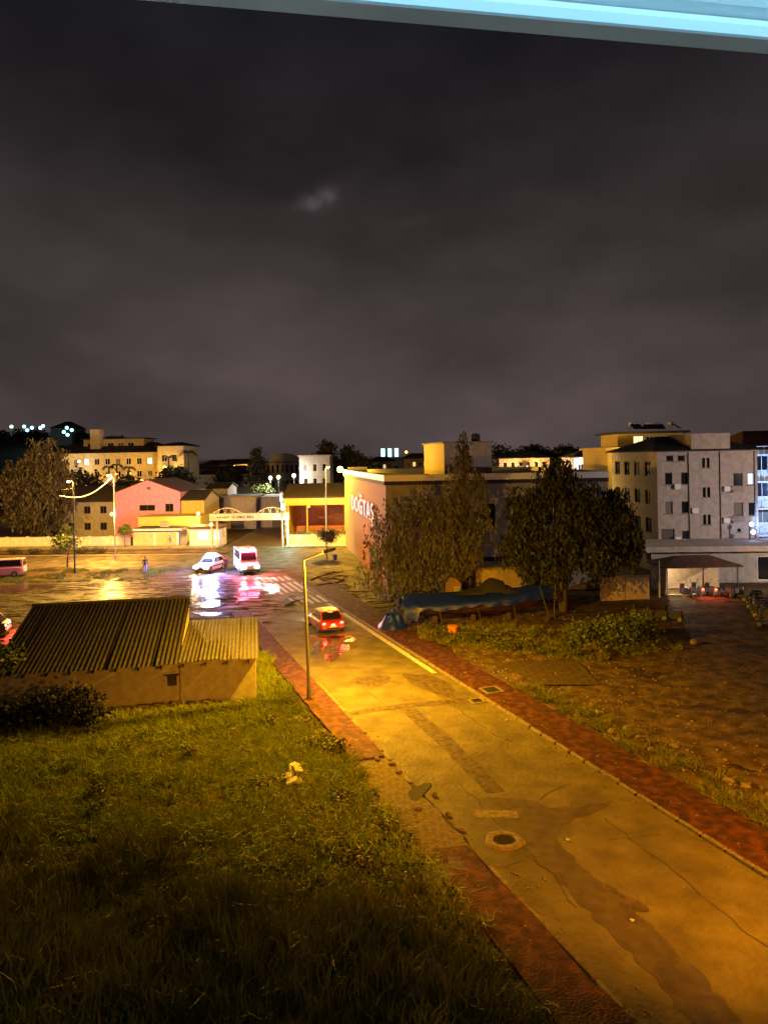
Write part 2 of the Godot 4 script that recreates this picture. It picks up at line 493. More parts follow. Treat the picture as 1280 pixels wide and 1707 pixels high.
# corners (world xz): front left, front right, back right, back left. holes: {edge: [...]}
func building(called: String, label: String, category: String, corners: Array, h: float, wall: String, holes := {}, opt := {}) -> Node3D:
	var mid := Vector2.ZERO
	for c in corners:
		mid += Vector2(c[0], c[1]) / corners.size()
	var y0: float = opt.get("y0", 0.0)
	var o := thing(called, label, category, Vector3(mid.x, y0 - 0.05, mid.y), 0.0, opt.get("group", ""))
	var cs := []
	for c in corners:
		cs.append(Vector2(c[0], c[1]) - mid)
	var sidewall: Dictionary = opt.get("edge_wall", {})
	var st := ST()
	for k in cs.size():
		var own: bool = sidewall.has(k)
		var s := ST() if own else st
		var hs: Array = holes.get(k, [])
		var t := wall_run(s, cs[k], cs[(k + 1) % cs.size()], h, hs)
		if own:
			obj("side_wall", s, M[sidewall[k]], o)
		for q in hs:
			add_window(o, t, q, M[opt.get("frame", "frame_white")], M[PANES[q[4]]])
	obj("wall", st, M[wall], o)
	var over: float = opt.get("over", 0.3)
	var rs := []
	for k in cs.size():
		var p: Vector2 = cs[(k - 1 + cs.size()) % cs.size()]
		var c: Vector2 = cs[k]
		var nx: Vector2 = cs[(k + 1) % cs.size()]
		var e1 := (c - p).normalized()
		var e2 := (nx - c).normalized()
		rs.append(c + (e1 - e2) * over)
	var kind: String = opt.get("roof", "flat")
	var rm: Material = M[opt.get("roof_mat", "concrete")]
	if kind == "flat":
		var r := ST()
		var pl := []
		for c in rs:
			pl.append([c.x, c.y])
		flat(r, pl, h + opt.get("slab", 0.3), opt.get("slab", 0.3))
		var und := ST()
		obj("roof_slab", r, rm, o)
		if opt.has("parapet"):
			var pr := ST()
			for k in cs.size():
				var a: Vector2 = rs[k]
				var b: Vector2 = rs[(k + 1) % rs.size()]
				var e := (b - a).normalized()
				var t := Transform3D(Basis(Vector3(e.x, 0, e.y), Vector3.UP, Vector3(-e.y, 0, e.x)), Vector3(a.x, h + opt.get("slab", 0.3), a.y))
				bx(pr, Vector3((b - a).length() / 2, opt.parapet / 2, -0.101), Vector3((b - a).length() - 0.21 * (k % 2), opt.parapet, 0.2), t)
			obj("parapet", pr, M[opt.get("parapet_mat", wall)], o)
	else:
		var rh: float = opt.get("roof_h", 2.0)
		var r := ST()
		var v := []
		for c in rs:
			v.append(Vector3(c.x, h, c.y))
		var p0: Vector3
		var p1: Vector3
		var along: bool = opt.get("ridge_across", false)   # true: ridge runs front to back, gable faces the front
		if along:
			p0 = (v[0] + v[1]) * 0.5; p1 = (v[2] + v[3]) * 0.5
		else:
			p0 = (v[0] + v[3]) * 0.5; p1 = (v[1] + v[2]) * 0.5
		var ins: float = opt.get("inset", 0.0)
		var dd := (p1 - p0).normalized()
		p0 += dd * ins + Vector3.UP * rh
		p1 += -dd * ins + Vector3.UP * rh
		var faces := [[v[0], v[3], p1, p0], [v[1], v[2], p1, p0]] if along else [[v[0], v[1], p1, p0], [v[3], v[2], p1, p0]]
		var ends := [[v[0], v[1], p0], [v[3], v[2], p1]] if along else [[v[0], v[3], p0], [v[1], v[2], p1]]
		for f in faces:
			var n: Vector3 = (f[1] - f[0]).cross(f[3] - f[0]).normalized()
			if n.y < 0.0: n = -n
			quad(r, f[0] + Vector3.UP * 0.12, f[1] + Vector3.UP * 0.12, f[2] + Vector3.UP * 0.12, f[3] + Vector3.UP * 0.12, n)
			quad(r, f[0], f[1], f[2], f[3], -n)
			quad(r, f[0], f[1], f[1] + Vector3.UP * 0.12, f[0] + Vector3.UP * 0.12, Vector3(n.x, 0, n.z).normalized())
		for f in ends:
			if ins > 0.01:
				var n: Vector3 = (f[1] - f[0]).cross(f[2] - f[0]).normalized()
				if n.y < 0.0: n = -n
				tri(r, f[0] + Vector3.UP * 0.12, f[1] + Vector3.UP * 0.12, f[2] + Vector3.UP * 0.12, n)
				quad(r, f[0], f[1], f[1] + Vector3.UP * 0.12, f[0] + Vector3.UP * 0.12, Vector3(n.x, 0, n.z).normalized())
			else:
				var n: Vector3 = (f[1] - f[0]).cross(Vector3.UP).normalized()
				var mm: Vector3 = (f[0] + f[1]) * 0.5
				if n.dot(mm) < 0.0: n = -n
				var bk := n * -(over + 0.003)
				var gw := ST()
				tri(gw, f[0] + bk, f[1] + bk, f[2] + bk, n)
				obj("gable", gw, M[opt.get("gable_mat", wall)], o)
				for q in [[f[0], f[2]], [f[1], f[2]]]:
					quad(r, q[0], q[1], q[1] + Vector3.UP * 0.12, q[0] + Vector3.UP * 0.12, n)
		obj("roof", r, rm, o)
	return o

func box_part(parent: Node3D, called: String, c: Vector3, s: Vector3, m: String, yaw := 0.0) -> MeshInstance3D:
	var st := ST()
	bx(st, Vector3.ZERO, s)
	var o := obj(called, st, M[m], parent, c, yaw)
	return o

func grid_windows(x0: float, dx: float, nx: int, y0: float, dy: float, ny: int, w: float, h: float, lit: Dictionary = {}) -> Array:
	var out := []
	for j in ny:
		for i in nx:
			out.append([x0 + i * dx, y0 + j * dy, w, h, lit.get(j * nx + i, 7 if (i * 7 + j * 5) % 4 == 1 else 0)])
	return out

# ------------------------------------------------------------------ lamps
func omni(parent: Node3D, at: Vector3, c: Array, e: float, size := 0.12) -> OmniLight3D:
	var l := OmniLight3D.new()
	l.name = "lamp_light"
	l.light_color = lin(c[0], c[1], c[2])
	l.light_energy = e
	l.light_size = size
	l.omni_range = 300.0
	l.omni_attenuation = 2.0
	l.shadow_enabled = true
	parent.add_child(l, true)
	l.position = at
	return l

func spot(parent: Node3D, at: Vector3, to: Vector3, c: Array, e: float, angle := 35.0, size := 0.08) -> void:
	var l := SpotLight3D.new()
	l.name = "beam_light"
	l.light_color = lin(c[0], c[1], c[2])
	l.light_energy = e
	l.light_size = size
	l.spot_range = 200.0
	l.spot_attenuation = 2.0
	l.spot_angle = angle
	l.spot_angle_attenuation = 0.8
	l.shadow_enabled = true
	parent.add_child(l, true)
	l.position = at
	l.basis = Basis.looking_at(to - at, Vector3.UP)

# pole with an arm and a cut-off head; arm goes along local +x
func street_lamp(label: String, at: Vector3, yaw: float, h: float, arm: float, rise: float, energy: float, col: Array, glowmat: String, pole_mat := "galv", open := false, group := "", lean := 0.0) -> Node3D:
	var o := thing("street_lamp", label, "street lamp", at, yaw, group)
	o.rotation.z = lean
	var p := ST()
	tube(p, [Vector3.ZERO, Vector3(0, 0.5, 0), Vector3(0, 0.52, 0), Vector3(0, h * 0.6, 0), Vector3(0, h, 0)], [0.12, 0.12, 0.09, 0.075, 0.055], 10)
	obj("pole", p, M[pole_mat], o)
	var b := ST()
	bx(b, Vector3(0, 0.02, 0), Vector3(0.36, 0.04, 0.36))
	obj("base_plate", b, M["iron"], o)
	var tip := Vector3(arm, h + rise, 0)
	if arm > 0.05:
		var a := ST()
		tube(a, [Vector3(0, h - 0.08, 0), Vector3(0.05, h + rise * 0.12, 0), Vector3(arm * 0.5, h + rise * 0.55, 0), tip], [0.045, 0.042, 0.038, 0.035], 8)
		obj("arm", a, M[pole_mat], o)
	var hd := ST()
	var ang := 0.0 if open else atan2(rise, arm) * 0.6
	var t := Transform3D(Basis(Vector3(0, 0, 1), ang), tip + Vector3(0.18, 0.02, 0))
	if open:
		ball(hd, Vector3.ZERO, Vector3(0.28, 0.10, 0.16), 12, 6)
		var hh := obj("lamp_head", hd, M["plastic_grey"], o)
		hh.transform = t
		var ln := ST()
		ball(ln, Vector3.ZERO, Vector3(0.20, 0.15, 0.16), 12, 8)
		var le := obj("lens", ln, M[glowmat], hh, Vector3(0.02, -0.12, 0))
		omni(le, Vector3(0, -0.01, 0), col, energy, 0.15)
	else:
		# a shell open below, the lens set inside it
		var sec := []
		for k in 9:
			var f := -1.0 + k * 0.25
			var wv := 0.15 * sqrt(maxf(0.05, 1.0 - pow(absf(f), 3.0)))
			sec.append([Vector3(f * 0.34, -0.05, -wv), Vector3(f * 0.34, 0.03, -wv), Vector3(f * 0.34, 0.085, -wv * 0.5), Vector3(f * 0.34, 0.085, wv * 0.5), Vector3(f * 0.34, 0.03, wv), Vector3(f * 0.34, -0.05, wv)])
		sheet(hd, sec, func(q: Vector3): return Vector3(q.x * 0.2, q.y + 0.05, q.z))
		var hh := obj("lamp_head", hd, M["plastic_grey"], o)
		hh.transform = t
		var ln := ST()
		bx(ln, Vector3.ZERO, Vector3(0.40, 0.03, 0.18))
		var le := obj("lens", ln, M[glowmat], hh, Vector3(0.02, -0.015, 0))
		if energy > 0.0:
			omni(le, Vector3(0, -0.005, 0), col, energy, 0.10)
	return o

func globe_lamp(label: String, at: Vector3, h: float, r: float, energy: float, col: Array, glowmat: String, group := "", called := "globe_lamp") -> Node3D:
	var o := thing(called, label, "lamp", at, 0.0, group)
	var p := ST()
	tube(p, [Vector3.ZERO, Vector3(0, h, 0)], [0.07, 0.045], 8)
	obj("pole", p, M["dark_pole"], o)
	var b := ST()
	ball(b, Vector3.ZERO, Vector3.ONE * r, 12, 8)
	var g := obj("globe", b, M[glowmat], o, Vector3(0, h + r * 0.9, 0))
	if energy > 0.0:
		omni(g, Vector3.ZERO if r < 0.22 else Vector3(0, -0.2 * r, r * 1.2), col, energy, minf(r * 0.8, 0.3))
	return o

# a small bulkhead lamp fixed to a wall: bracket and globe
func wall_light(label: String, at: Vector3, r: float, energy: float, col: Array, glowmat: String, group := "") -> Node3D:
	var o := thing("wall_lamp", label, "lamp", at, 0.0, group)
	var p := ST()
	tube(p, [Vector3(0, 0.12, -0.35), Vector3(0, 0.12, 0), Vector3(0, r * 0.6, 0)], [0.025], 6)
	obj("bracket", p, M["dark_pole"], o)
	var b := ST()
	ball(b, Vector3.ZERO, Vector3.ONE * r, 10, 7)
	var g := obj("bulb", b, M[glowmat], o)
	if energy > 0.0:
		omni(g, Vector3.ZERO if r < 0.22 else Vector3(0, -0.2 * r, r * 1.2), col, energy, minf(r * 0.8, 0.3))
	return o

# ------------------------------------------------------------------ plants
# leaves as single quads spread in clumps through ellipsoids [cx, cy, cz, rx, ry, rz, clumps]
func crown_mesh(sd: int, blobs: Array, per: int, size: float, hang: float, spread := 0.45, shell := 0.45) -> ArrayMesh:
	var r := RandomNumberGenerator.new()
	r.seed = sd
	var vs := PackedVector3Array()
	var ns := PackedVector3Array()
	var cs := PackedColorArray()
	var ix := PackedInt32Array()
	for b in blobs:
		for k in int(b[6]):
			var dir := Vector3(r.randfn(), r.randfn(), r.randfn()).normalized()
			var rad := pow(r.randf(), shell)
			var c := Vector3(b[0], b[1], b[2]) + Vector3(dir.x * b[3], dir.y * b[4], dir.z * b[5]) * rad
			var ct := pow(2.0, r.randf_range(-1.2, 0.8))
			var hl := hang * r.randf_range(0.4, 1.3)
			var sway := Vector3(r.randfn() * 0.12, 0, r.randfn() * 0.12)
			for i in per:
				var p := c + Vector3(r.randfn(), r.randfn() * 0.7, r.randfn()) * spread * 0.6
				var ax := Vector3(r.randfn(), r.randfn() * 0.7, r.randfn())
				if hang > 0.0:
					var f := r.randf()
					p = c + Vector3(r.randfn(), r.randfn() * 0.4, r.randfn()) * spread * 0.35 + (Vector3.DOWN + sway) * hl * f
					ax = Vector3(r.randfn() * 0.35, -1.0, r.randfn() * 0.35)
				ax = ax.normalized()
				var sd2 := ax.cross(Vector3(r.randfn(), r.randfn(), r.randfn())).normalized()
				var l := size * r.randf_range(0.4, 1.5)
				var w := l * (0.20 if hang > 0.0 else 0.42)
				var n := ax.cross(sd2)
				var at := vs.size()
				vs.append_array([p, p + ax * l * 0.5 + sd2 * w, p + ax * l, p + ax * l * 0.5 - sd2 * w])
				var tn := ct * r.randf_range(0.75, 1.25)
				var col := Color(tn * r.randf_range(0.85, 1.2), tn, tn * r.randf_range(0.7, 1.1))
				for q in 4:
					ns.append(n)
					cs.append(col)
				ix.append_array([at, at + 1, at + 2, at, at + 2, at + 3])
	return arrays(vs, ns, cs, ix)

func arrays(vs: PackedVector3Array, ns: PackedVector3Array, cs: PackedColorArray, ix: PackedInt32Array) -> ArrayMesh:
	var a := []
	a.resize(Mesh.ARRAY_MAX)
	a[Mesh.ARRAY_VERTEX] = vs
	a[Mesh.ARRAY_NORMAL] = ns
	a[Mesh.ARRAY_COLOR] = cs
	a[Mesh.ARRAY_INDEX] = ix
	var m := ArrayMesh.new()
	m.add_surface_from_arrays(Mesh.PRIMITIVE_TRIANGLES, a)
	return m

func tree(called: String, label: String, at: Vector3, tr: float, th: float, blobs: Array, leaf: String, per: int, size: float, hang := 0.0, spread := 0.5, sd := 1, group := "", category := "tree", stems := 1) -> Node3D:
	var o := thing(called, label, category, at, 0.0, group)
	var r := RandomNumberGenerator.new()
	r.seed = sd
	var st := ST()
	for s in stems:
		var off := Vector3(r.randfn() * 0.25, 0, r.randfn() * 0.25) if s > 0 else Vector3.ZERO
		var top := Vector3(r.randfn() * 0.2, th, r.randfn() * 0.2) + off * 3.0
		tube(st, [off, off.lerp(top, 0.3) + Vector3(r.randfn() * 0.08, 0, 0), off.lerp(top, 0.7) + Vector3(r.randfn() * 0.1, 0, 0), top], [tr * 1.3, tr, tr * 0.8, tr * 0.55], 8)
		for b in blobs:
			var e := Vector3(b[0], b[1], b[2])
			if e.y > th * 0.8:
				var m := top.lerp(e, 0.5) + Vector3(r.randfn(), 0, r.randfn()) * 0.25
				tube(st, [top, m, e + Vector3(0, b[4] * 0.4, 0)], [tr * 0.5, tr * 0.32, tr * 0.12], 6)
				for q in 3:
					var d := Vector3(r.randfn() * b[3], r.randfn() * b[4], r.randfn() * b[5]) * 0.5
					tube(st, [m, m.lerp(e + d, 0.6) + Vector3(0, 0.2, 0), e + d], [tr * 0.25, tr * 0.15, tr * 0.06], 5, false)
	obj("trunk", st, M["trunk"], o)
	obj("crown", crown_mesh(sd * 7 + 1, blobs, per, size, hang, spread), M[leaf], o)
	return o

func palm(label: String, at: Vector3, h: float, fr: float, sd: int, group := "") -> Node3D:
	var o := thing("palm_tree", label, "palm tree", at, 0.0, group)
	var r := RandomNumberGenerator.new()
	r.seed = sd
	var st := ST()
	tube(st, [Vector3.ZERO, Vector3(0.15, h * 0.5, 0), Vector3(0.1, h, 0)], [0.28, 0.2, 0.18], 8)
	obj("trunk", st, M["trunk"], o)
	var vs := PackedVector3Array()
	var ns := PackedVector3Array()
	var cs := PackedColorArray()
	var ix := PackedInt32Array()
	for k in 22:
		var a := TAU * k / 22.0 + r.randf() * 0.3
		var d := Vector3(cos(a), 0, sin(a))
		var lift := r.randf_range(-0.1, 0.9)
		for i in 14:
			var f := i / 13.0
			var p := Vector3(0.1, h, 0) + d * fr * f * (1.0 - 0.15 * f) + Vector3.UP * fr * (lift * f - (0.5 + lift * 0.7) * f * f)
			for s in [-1.0, 1.0]:
				var side: Vector3 = d.cross(Vector3.UP) * s
				var tip: Vector3 = p + (side * 0.75 + d * 0.5 + Vector3.DOWN * 0.35) * fr * 0.32 * (1.0 - 0.6 * absf(f - 0.4))
				var at0 := vs.size()
				vs.append_array([p, p + d * 0.12, tip])
				var ln := -(d * 0.12).cross(tip - p).normalized()
				for q in 3:
					ns.append(ln)
					cs.append(Color(1, 1, 1) * r.randf_range(0.7, 1.2))
				ix.append_array([at0, at0 + 1, at0 + 2])
	obj("crown", arrays(vs, ns, cs, ix), M["darkleaf"], o)
	return o

func tuft_mesh(sd: int, blades: int, h: float, spread: float, w: float, bend: float) -> ArrayMesh:
	var r := RandomNumberGenerator.new()
	r.seed = sd
	var vs := PackedVector3Array()
	var ns := PackedVector3Array()
	var cs := PackedColorArray()
	var ix := PackedInt32Array()
	for k in blades:
		var a := r.randf() * TAU
		var base := Vector3(cos(a), 0, sin(a)) * spread * sqrt(r.randf())
		var lean := Vector3(r.randfn(), 0, r.randfn()) * bend
		var hh := h * r.randf_range(0.5, 1.2)
		var side := Vector3(cos(a * 3.1), 0, sin(a * 3.1)) * w
		var m := base + lean * hh * 0.35 + Vector3.UP * hh * 0.6
		var tip := base + lean * hh + Vector3.UP * hh * (1.0 - 0.25 * minf(1.0, lean.length()))
		var n := side.cross(Vector3.UP).normalized()
		var at := vs.size()
		vs.append_array([base - side, base + side, m + side * 0.8, m - side * 0.8, tip])
		var c := Color(r.randf_range(0.75, 1.35), r.randf_range(0.8, 1.2), r.randf_range(0.6, 1.2))
		for q in 5:
			ns.append(n)
			cs.append(c)
		ix.append_array([at, at + 2, at + 1, at, at + 3, at + 2, at + 3, at + 4, at + 2])
	return arrays(vs, ns, cs, ix)

func scatter(called: String, mesh: Mesh, m: Material, places: Array, colors: Array) -> MultiMeshInstance3D:
	var mm := MultiMesh.new()
	mm.transform_format = MultiMesh.TRANSFORM_3D
	mm.use_colors = true
	mm.mesh = mesh
	mm.instance_count = places.size()
	for i in places.size():
		mm.set_instance_transform(i, places[i])
		mm.set_instance_color(i, colors[i])
	var o := MultiMeshInstance3D.new()
	o.name = numbered(called)
	o.multimesh = mm
	o.material_override = m
	add_child(o)
	o.set_meta("kind", "stuff")
	return o

# ------------------------------------------------------------------ vehicles (forward is local -z)
func wheel(parent: Node3D, at: Vector3, r: float, w: float) -> void:
	var t := ST()
	tube(t, [Vector3(-w / 2, 0, 0), Vector3(-w / 2 + 0.02, 0, 0), Vector3(w / 2 - 0.02, 0, 0), Vector3(w / 2, 0, 0)], [r * 0.94, r, r, r * 0.94], 18)
	var o := obj("wheel", t, M["rubber"], parent, at)
	var m := ST()
	tube(m, [Vector3(-w / 2 - 0.008, 0, 0), Vector3(w / 2 + 0.008, 0, 0)], [r * 0.62, r * 0.62], 14)
	obj("rim", m, M["rim"], o)

func car(called: String, label: String, category: String, at: Vector3, yaw: float, body: String, q := {}) -> Node3D:
	var o := thing(called, label, category, at, yaw)
	var L: float = q.get("len", 4.0)
	var W: float = q.get("wid", 1.75) / 2.0
	var belt: float = q.get("belt", 0.92)
	var top: float = q.get("top", 1.47)
	var stations: Array = q.get("stations", [[-0.5, 0.34, 0.60, 0.80], [-0.47, 0.24, 0.70, 0.92], [-0.38, 0.20, 0.80, 1.0], [-0.20, 0.20, 0.90, 1.0], [0.1, 0.20, 0.93, 1.0], [0.40, 0.20, 0.94, 1.0], [0.47, 0.26, 0.90, 0.95], [0.5, 0.36, 0.74, 0.86]])
	var g := []
	for s in stations:
		var z: float = s[0] * L
		var hw: float = s[3] * W
		var yt: float = s[2] * belt / 0.92
		g.append([Vector3(-hw * 0.9, s[1], z), Vector3(-hw, s[1] + 0.12, z), Vector3(-hw, yt - 0.10, z), Vector3(-hw * 0.93, yt, z), Vector3(-hw * 0.4, yt + 0.02, z), Vector3(hw * 0.4, yt + 0.02, z), Vector3(hw * 0.93, yt, z), Vector3(hw, yt - 0.10, z), Vector3(hw, s[1] + 0.12, z), Vector3(hw * 0.9, s[1], z)])
	var st := ST()
	sheet(st, g, func(p: Vector3): return Vector3(p.x, p.y - 0.55, p.z * 0.25), true)
	for e in [0, g.size() - 1]:
		for j in range(1, 9):
			tri(st, g[e][0], g[e][j], g[e][j + 1], Vector3(0, 0, -1.0 if e == 0 else 1.0))
	obj("body", st, M[body], o)
	# cabin: base and roof rectangles
	var zb: Array = q.get("cab", [-0.20, 0.45, -0.03, 0.32])
	var bw: float = W * 0.90
	var tw: float = W * q.get("roofw", 0.74)
	var B := [Vector3(-bw, belt, zb[0] * L), Vector3(bw, belt, zb[0] * L), Vector3(bw, belt, zb[1] * L), Vector3(-bw, belt, zb[1] * L)]
	var R := [Vector3(-tw, top, zb[2] * L), Vector3(tw, top, zb[2] * L), Vector3(tw, top, zb[3] * L), Vector3(-tw, top, zb[3] * L)]
	var cb := ST()
	var mid := Vector3(0, (belt + top) / 2, (zb[2] + zb[3]) / 2 * L)
	for k in 4:
		var a: Vector3 = B[k]
		var b: Vector3 = B[(k + 1) % 4]
		var c: Vector3 = R[(k + 1) % 4]
		var d: Vector3 = R[k]
		var n := (b - a).cross(d - a).normalized()
		if n.dot((a + c) * 0.5 - mid) < 0.0: n = -n
		quad(cb, a, b, c, d, n)
		if q.get("blind", []).has(k):
			continue
		var gl := ST()
		var m4 := (a + b + c + d) * 0.25
		var P4 := []
		for v in [a, b, c, d]:
			P4.append(m4 + (v - m4) * Vector3(0.88, 0.80, 0.88) + n * 0.014)
		quad(gl, P4[0], P4[1], P4[2], P4[3], n)
		for i in 4:
			quad(gl, P4[i], P4[(i + 1) % 4], P4[(i + 1) % 4] - n * 0.02, P4[i] - n * 0.02, ((P4[i] + P4[(i + 1) % 4]) * 0.5 - m4).normalized())
		obj(["windscreen", "side_window", "rear_window", "side_window"][k], gl, M["glass_dark"], o)
	var rc: Vector3 = (R[0] + R[2]) * 0.5 + Vector3(0, 0.045, 0)
	for k in 4:
		var n2: Vector3 = ((R[k] + R[(k + 1) % 4]) * 0.5 - rc) * 0.12 + Vector3.UP
		tri(cb, R[k], R[(k + 1) % 4], rc, n2.normalized())
	obj("cabin", cb, M[body], o)
	var wr: float = q.get("wheel", 0.31)
	for z in q.get("axles", [-0.31, 0.30]):
		for s in [-1.0, 1.0]:
			wheel(o, Vector3(s * (W - 0.07), wr, z * L), wr, 0.2)
	for z in [-0.5, 0.5]:
		var bp := ST()
		cbx(bp, Vector3(0, 0.42, z * L * 0.995), Vector3(W * 1.72, 0.16, 0.12), 0.03)
		obj("bumper", bp, M["plastic_black"], o)
	var ty: float = q.get("tail_y", 0.74)
	for s in [-1.0, 1.0]:
		var tl := ST()
		ball(tl, Vector3.ZERO, Vector3(0.16, 0.11, 0.06), 10, 6)
		obj("tail_light", tl, M["g_tail" if q.get("tail_on", false) else "stripe_red"], o, Vector3(s * W * 0.70, ty, 0.487 * L))
		var hl := ST()
		ball(hl, Vector3.ZERO, Vector3(0.17, 0.10, 0.07) * float(q.get("lens", 1.0)), 10, 6)
		var ho := obj("headlight", hl, M["g_white" if q.get("head_on", false) else "glass_dark"], o, Vector3(s * W * 0.66, q.get("head_y", 0.62), -0.485 * L))
		if q.get("head_on", false):
			spot(ho, Vector3(0, 0, -0.1), Vector3(0, -0.22, -3.0), q.get("head_col", [1.0, 0.95, 0.85]), q.get("head_e", 60.0), 40.0)
		var mr := ST()
		cbx(mr, Vector3(s * (W + 0.09), belt + 0.06, zb[0] * L * 0.8), Vector3(0.16, 0.12, 0.08), 0.02)
		obj("wing_mirror", mr, M[body], o)
		if q.get("tail_on", false):
			omni(o, Vector3(s * W * 0.70, ty, 0.5 * L + 0.12), [1.0, 0.05, 0.03], q.get("tail_e", 1.2), 0.08)
	var np := ST()
	bx(np, Vector3(0, 0.56, 0.5 * L + 0.012), Vector3(0.5, 0.11, 0.02))
	obj("number_plate", np, M["frame_white"], o)
	return o

func scooter(label: String, at: Vector3, yaw: float, body: String, tail: bool, group: String) -> Node3D:
	var o := thing("motor_scooter", label, "motor scooter", at, yaw, group)
	for z in [-0.62, 0.58]:
		wheel(o, Vector3(0, 0.24, z), 0.24, 0.11)
	var b := ST()
	prism(b, [[0.78, 0.42], [0.72, 0.74], [0.30, 0.76], [0.02, 0.66], [-0.08, 0.36], [-0.42, 0.30], [-0.46, 0.22], [0.05, 0.20], [0.38, 0.26], [0.50, 0.44]], -0.14, 0.14, Transform3D(Basis(Vector3(0, 0, 1), Vector3(0, 1, 0), Vector3(-1, 0, 0)), Vector3.ZERO))
	obj("body", b, M[body], o)
	var s := ST()
	cbx(s, Vector3(0, 0.80, 0.38), Vector3(0.28, 0.10, 0.72), 0.04)
	obj("seat", s, M["plastic_black"], o)
	var f := ST()
	prism(f, [[-0.46, 0.24], [-0.58, 0.70], [-0.50, 1.0], [-0.42, 1.0], [-0.46, 0.66], [-0.38, 0.30]], -0.19, 0.19, Transform3D(Basis(Vector3(0, 0, 1), Vector3(0, 1, 0), Vector3(-1, 0, 0)), Vector3.ZERO))
	obj("leg_shield", f, M[body], o)
	var hb := ST()
	tube(hb, [Vector3(-0.34, 1.03, -0.36), Vector3(-0.14, 1.05, -0.44), Vector3(0.14, 1.05, -0.44), Vector3(0.34, 1.03, -0.36)], [0.02], 6)
	tube(hb, [Vector3(0, 1.04, -0.44), Vector3(0, 0.26, -0.62)], [0.03, 0.03], 6)
	for sd in [-1.0, 1.0]:
		tube(hb, [Vector3(sd * 0.24, 1.04, -0.4), Vector3(sd * 0.34, 1.26, -0.42)], [0.008, 0.008], 5)
		bx(hb, Vector3(sd * 0.36, 1.29, -0.42), Vector3(0.12, 0.07, 0.02))
	obj("handlebar", hb, M["dark_pole"], o)
	var h := ST()
	ball(h, Vector3.ZERO, Vector3(0.09, 0.09, 0.06), 10, 6)
	obj("headlight", h, M["chrome"], o, Vector3(0, 0.94, -0.56))
	var tl := ST()
	ball(tl, Vector3.ZERO, Vector3(0.10, 0.06, 0.05), 8, 6)
	obj("tail_light", tl, M["g_tail" if tail else "stripe_red"], o, Vector3(0, 0.68, 0.78))
	if tail:
		omni(o, Vector3(0, 0.68, 0.95), [1.0, 0.12, 0.05], 1.6, 0.08)
	var md := ST()
	cbx(md, Vector3(0, 0.50, -0.62), Vector3(0.15, 0.05, 0.42), 0.02)
	obj("mudguard", md, M[body], o)
	return o

